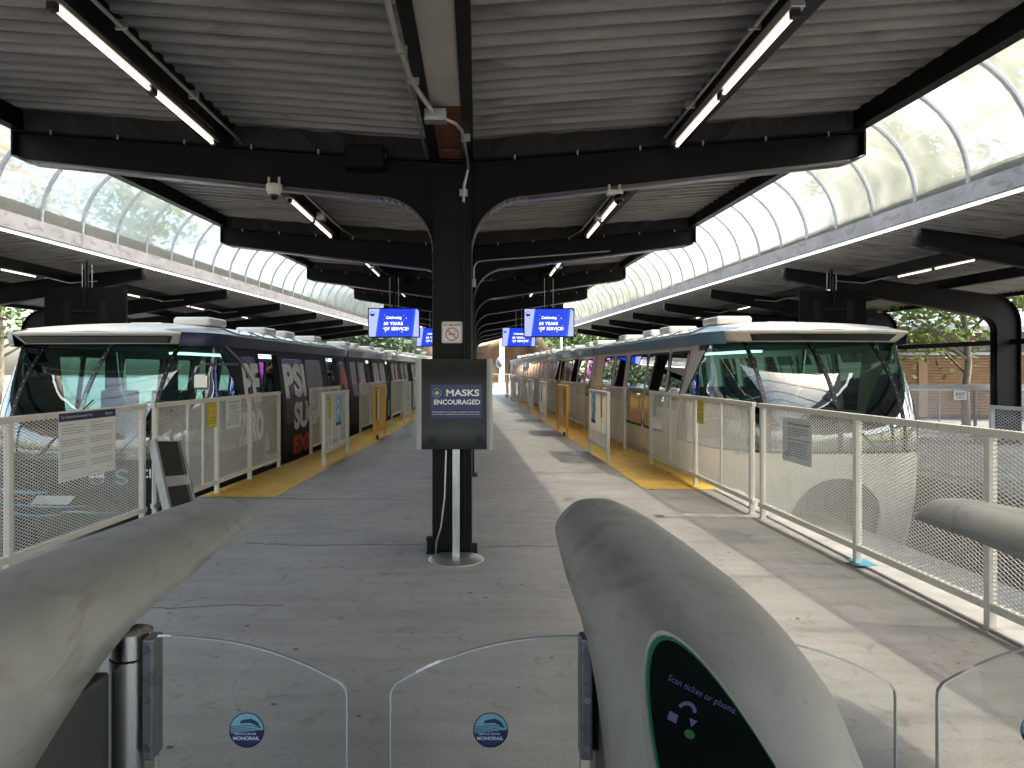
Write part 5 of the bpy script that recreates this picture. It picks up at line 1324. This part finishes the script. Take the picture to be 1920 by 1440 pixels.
tree(18.5, 29.5, 8, 3.6, 'leaf_light', 'sunlit yellow green tree behind the kiosk centre', 4200, 13, .16, .2, .15)
tree(24, 28, 9, 4, 'leaf_green', 'mid green tree behind the kiosk towards the right edge', 4200, 14, .16, .2, .16)
tree(20, 38, 12, 5, 'leaf_dark', 'dark tree far behind the kiosk, left one', 4500, 15, .2, .15, .25)
tree(31, 40, 12, 5.5, 'leaf_dark', 'dark tree far behind the kiosk, right one', 4500, 16, .2, .15, .25)
tree(27, 20, 9, 3.5, 'leaf_light', 'yellow green tree beyond the right edge of the kiosk', 3500, 17, .16, .2, .15)
for i_, (x_, y_, h_, c_, lf, lb) in enumerate(((17.5, 6, 15, 4.2, 'leaf_green', 'tall overhanging tree seen through the nearest right skylight panels'), (17, 14, 16, 4.5, 'leaf_light', 'tall tree glimpsed through the right skylight beyond the nearest panels'),
        (18.5, 24, 17, 5, 'leaf_green', 'tall tree behind the middle of the right skylight'), (19, 36, 17, 5, 'leaf_dark', 'tall dark tree behind the far part of the right skylight'),
        (-17, 9, 13, 3.5, 'leaf_autumn', 'tall autumn tree seen through the nearest left skylight panels'), (-19, 20, 14, 4.5, 'leaf_autumn', 'tall autumn tree behind the middle of the left skylight'), (-19, 40, 15, 5, 'leaf_green', 'tall green tree behind the far part of the left skylight'))):
    tree(x_, y_, h_, c_, lf, lb, 3200 if x_ > 0 else 1500, 60+i_, .2, .5, .28)
tree(-13.2, 18.2, 9, 3.0, 'leaf_autumn', 'orange autumn tree left of the black train', 1300, 21, .14, .3, .12)
tree(-17.5, 23, 9, 3.4, 'leaf_autumn', 'pale trunked autumn tree at the left edge, half bare', 1100, 22, .2, .3, .13)
tree(-22, 34, 9, 4, 'leaf_green', 'green tree far beyond the black train nose', 3000, 23, .2, .25, .2)
tree(-30, 30, 8, 4, 'leaf_autumn', 'orange tree far at the left edge', 2500, 24, .2, .2, .2)
tree(-7.5, 58, 7.5, 4, 'leaf_dark', 'dark green tree past the far end of the black train', 4500, 31, .3, .1, .25)
tree(3.8+4, 62, 6.8, 3.5, 'leaf_green', 'round green tree past the far end of the cream train', 4500, 32, .3, .1, .22)
tree(14, 66, 9, 5, 'leaf_dark', 'grey green tree right of the far light poles', 4500, 33, .3, .1, .28)
tree(-13, 62, 7.5, 3.5, 'leaf_dark', 'dark tree beside the magenta wall', 3500, 34, .3, .1, .28)

# ------------------------------------------------------------------ museum building far behind
mu = empty('museum_building', (4, 86, 0), 0, 'curving bronze metal building at the far end of the platform', 'building')
g = MB(); rows = []
for i in range(61):
    x = -16+44*i/60; y = 3.0*math.sin(x*.31)+1.2*math.sin(x*.9+1); 
    top_ = 6.3-3.3*math.exp(-((x+3.4)/4.0)**2)+1.2*math.sin(x*.25+2)
    rows.append([(x, y+.9*math.sin(z_*.8+x*.4), top_*z_/6) for z_ in range(7)])
g.grid(rows); g.build('bronze_shell', 'museum_bronze', mu, smooth='all', solid=.2)
g = MB(); rows = []
for i in range(31):
    x = -32+17*i/30; rows.append([(x, 1.5*math.sin(x*.4), z_*(8+1.2*math.sin(x*.5))/5) for z_ in range(6)])
g.grid(rows); g.build('magenta_shell', 'museum_magenta', mu, smooth='all', solid=.2)
g = MB(); rows = []
for i in range(25):
    a_ = math.pi*i/24; rows.append([(1.5-6*math.cos(a_), 8+q*1.5, 3.0+5.2*math.sin(a_)) for q in range(4)])
g.grid(rows); g.build('pale_shell', 'museum_pale', mu, smooth='all', solid=.2)
# poles and objects at the end of the platform
for k_, (u, v0, v1, Y) in enumerate(((938.5, 633, 745, 52), (943.5, 648, 745, 55), (1052, 630, 668, 60), (1068, 630, 662, 64), (722, 632, 662, 58), (741, 632, 660, 60))):
    a = P(u, v0, Y); root = empty('light_pole', (a[0], Y, 0), 0, ('left','right')[k_ % 2]+' one of the pair of white poles '+('at the far platform end', 'behind the cream train roof', 'behind the black train roof')[k_//2], 'pole', 'white poles at the far end')
    g = MB(); g.tube([(0,0,0),(0,0,6.2)], [.11,.09], 10); g.build('shaft', 'white_paint', root, smooth=True)
    g = MB(); g.tube([(0,0,0),(0,0,.1)], .2, 12); g.build('base', 'white_paint', root)
a = P(936.5, 680, 46); g = MB(); n = 18
g.grid([[(.22*math.cos(b_)*math.cos(2*math.pi*k_/n), .22*math.cos(b_)*math.sin(2*math.pi*k_/n), .33*math.sin(b_)) for k_ in range(n)] for b_ in [-math.pi/2+math.pi*i/10 for i in range(11)]], close=True)
mb_ = g.build('convex_mirror', 'museum_pale', smooth='all'); mb_.location = a; tag(mb_, 'round pale safety mirror on a pole at the far end', 'mirror')
# white gate and cabinets at the far end
ge = empty('end_gate', (P(915, 730, 48)[0], 48, 0), 0, 'bright white gate across the far end of the platform', 'gate')
for x in (-1.4, -.7, 0, .7, 1.4):
    g = MB(); g.box(x-.03, x+.03, -.03, .03, 0, 1.3); g.build('post', 'white_paint', ge)
for z in (.15, .7, 1.27):
    g = MB(); g.box(-1.4, 1.4, -.02, .02, z-.025, z+.025); g.build('rail', 'white_paint', ge)
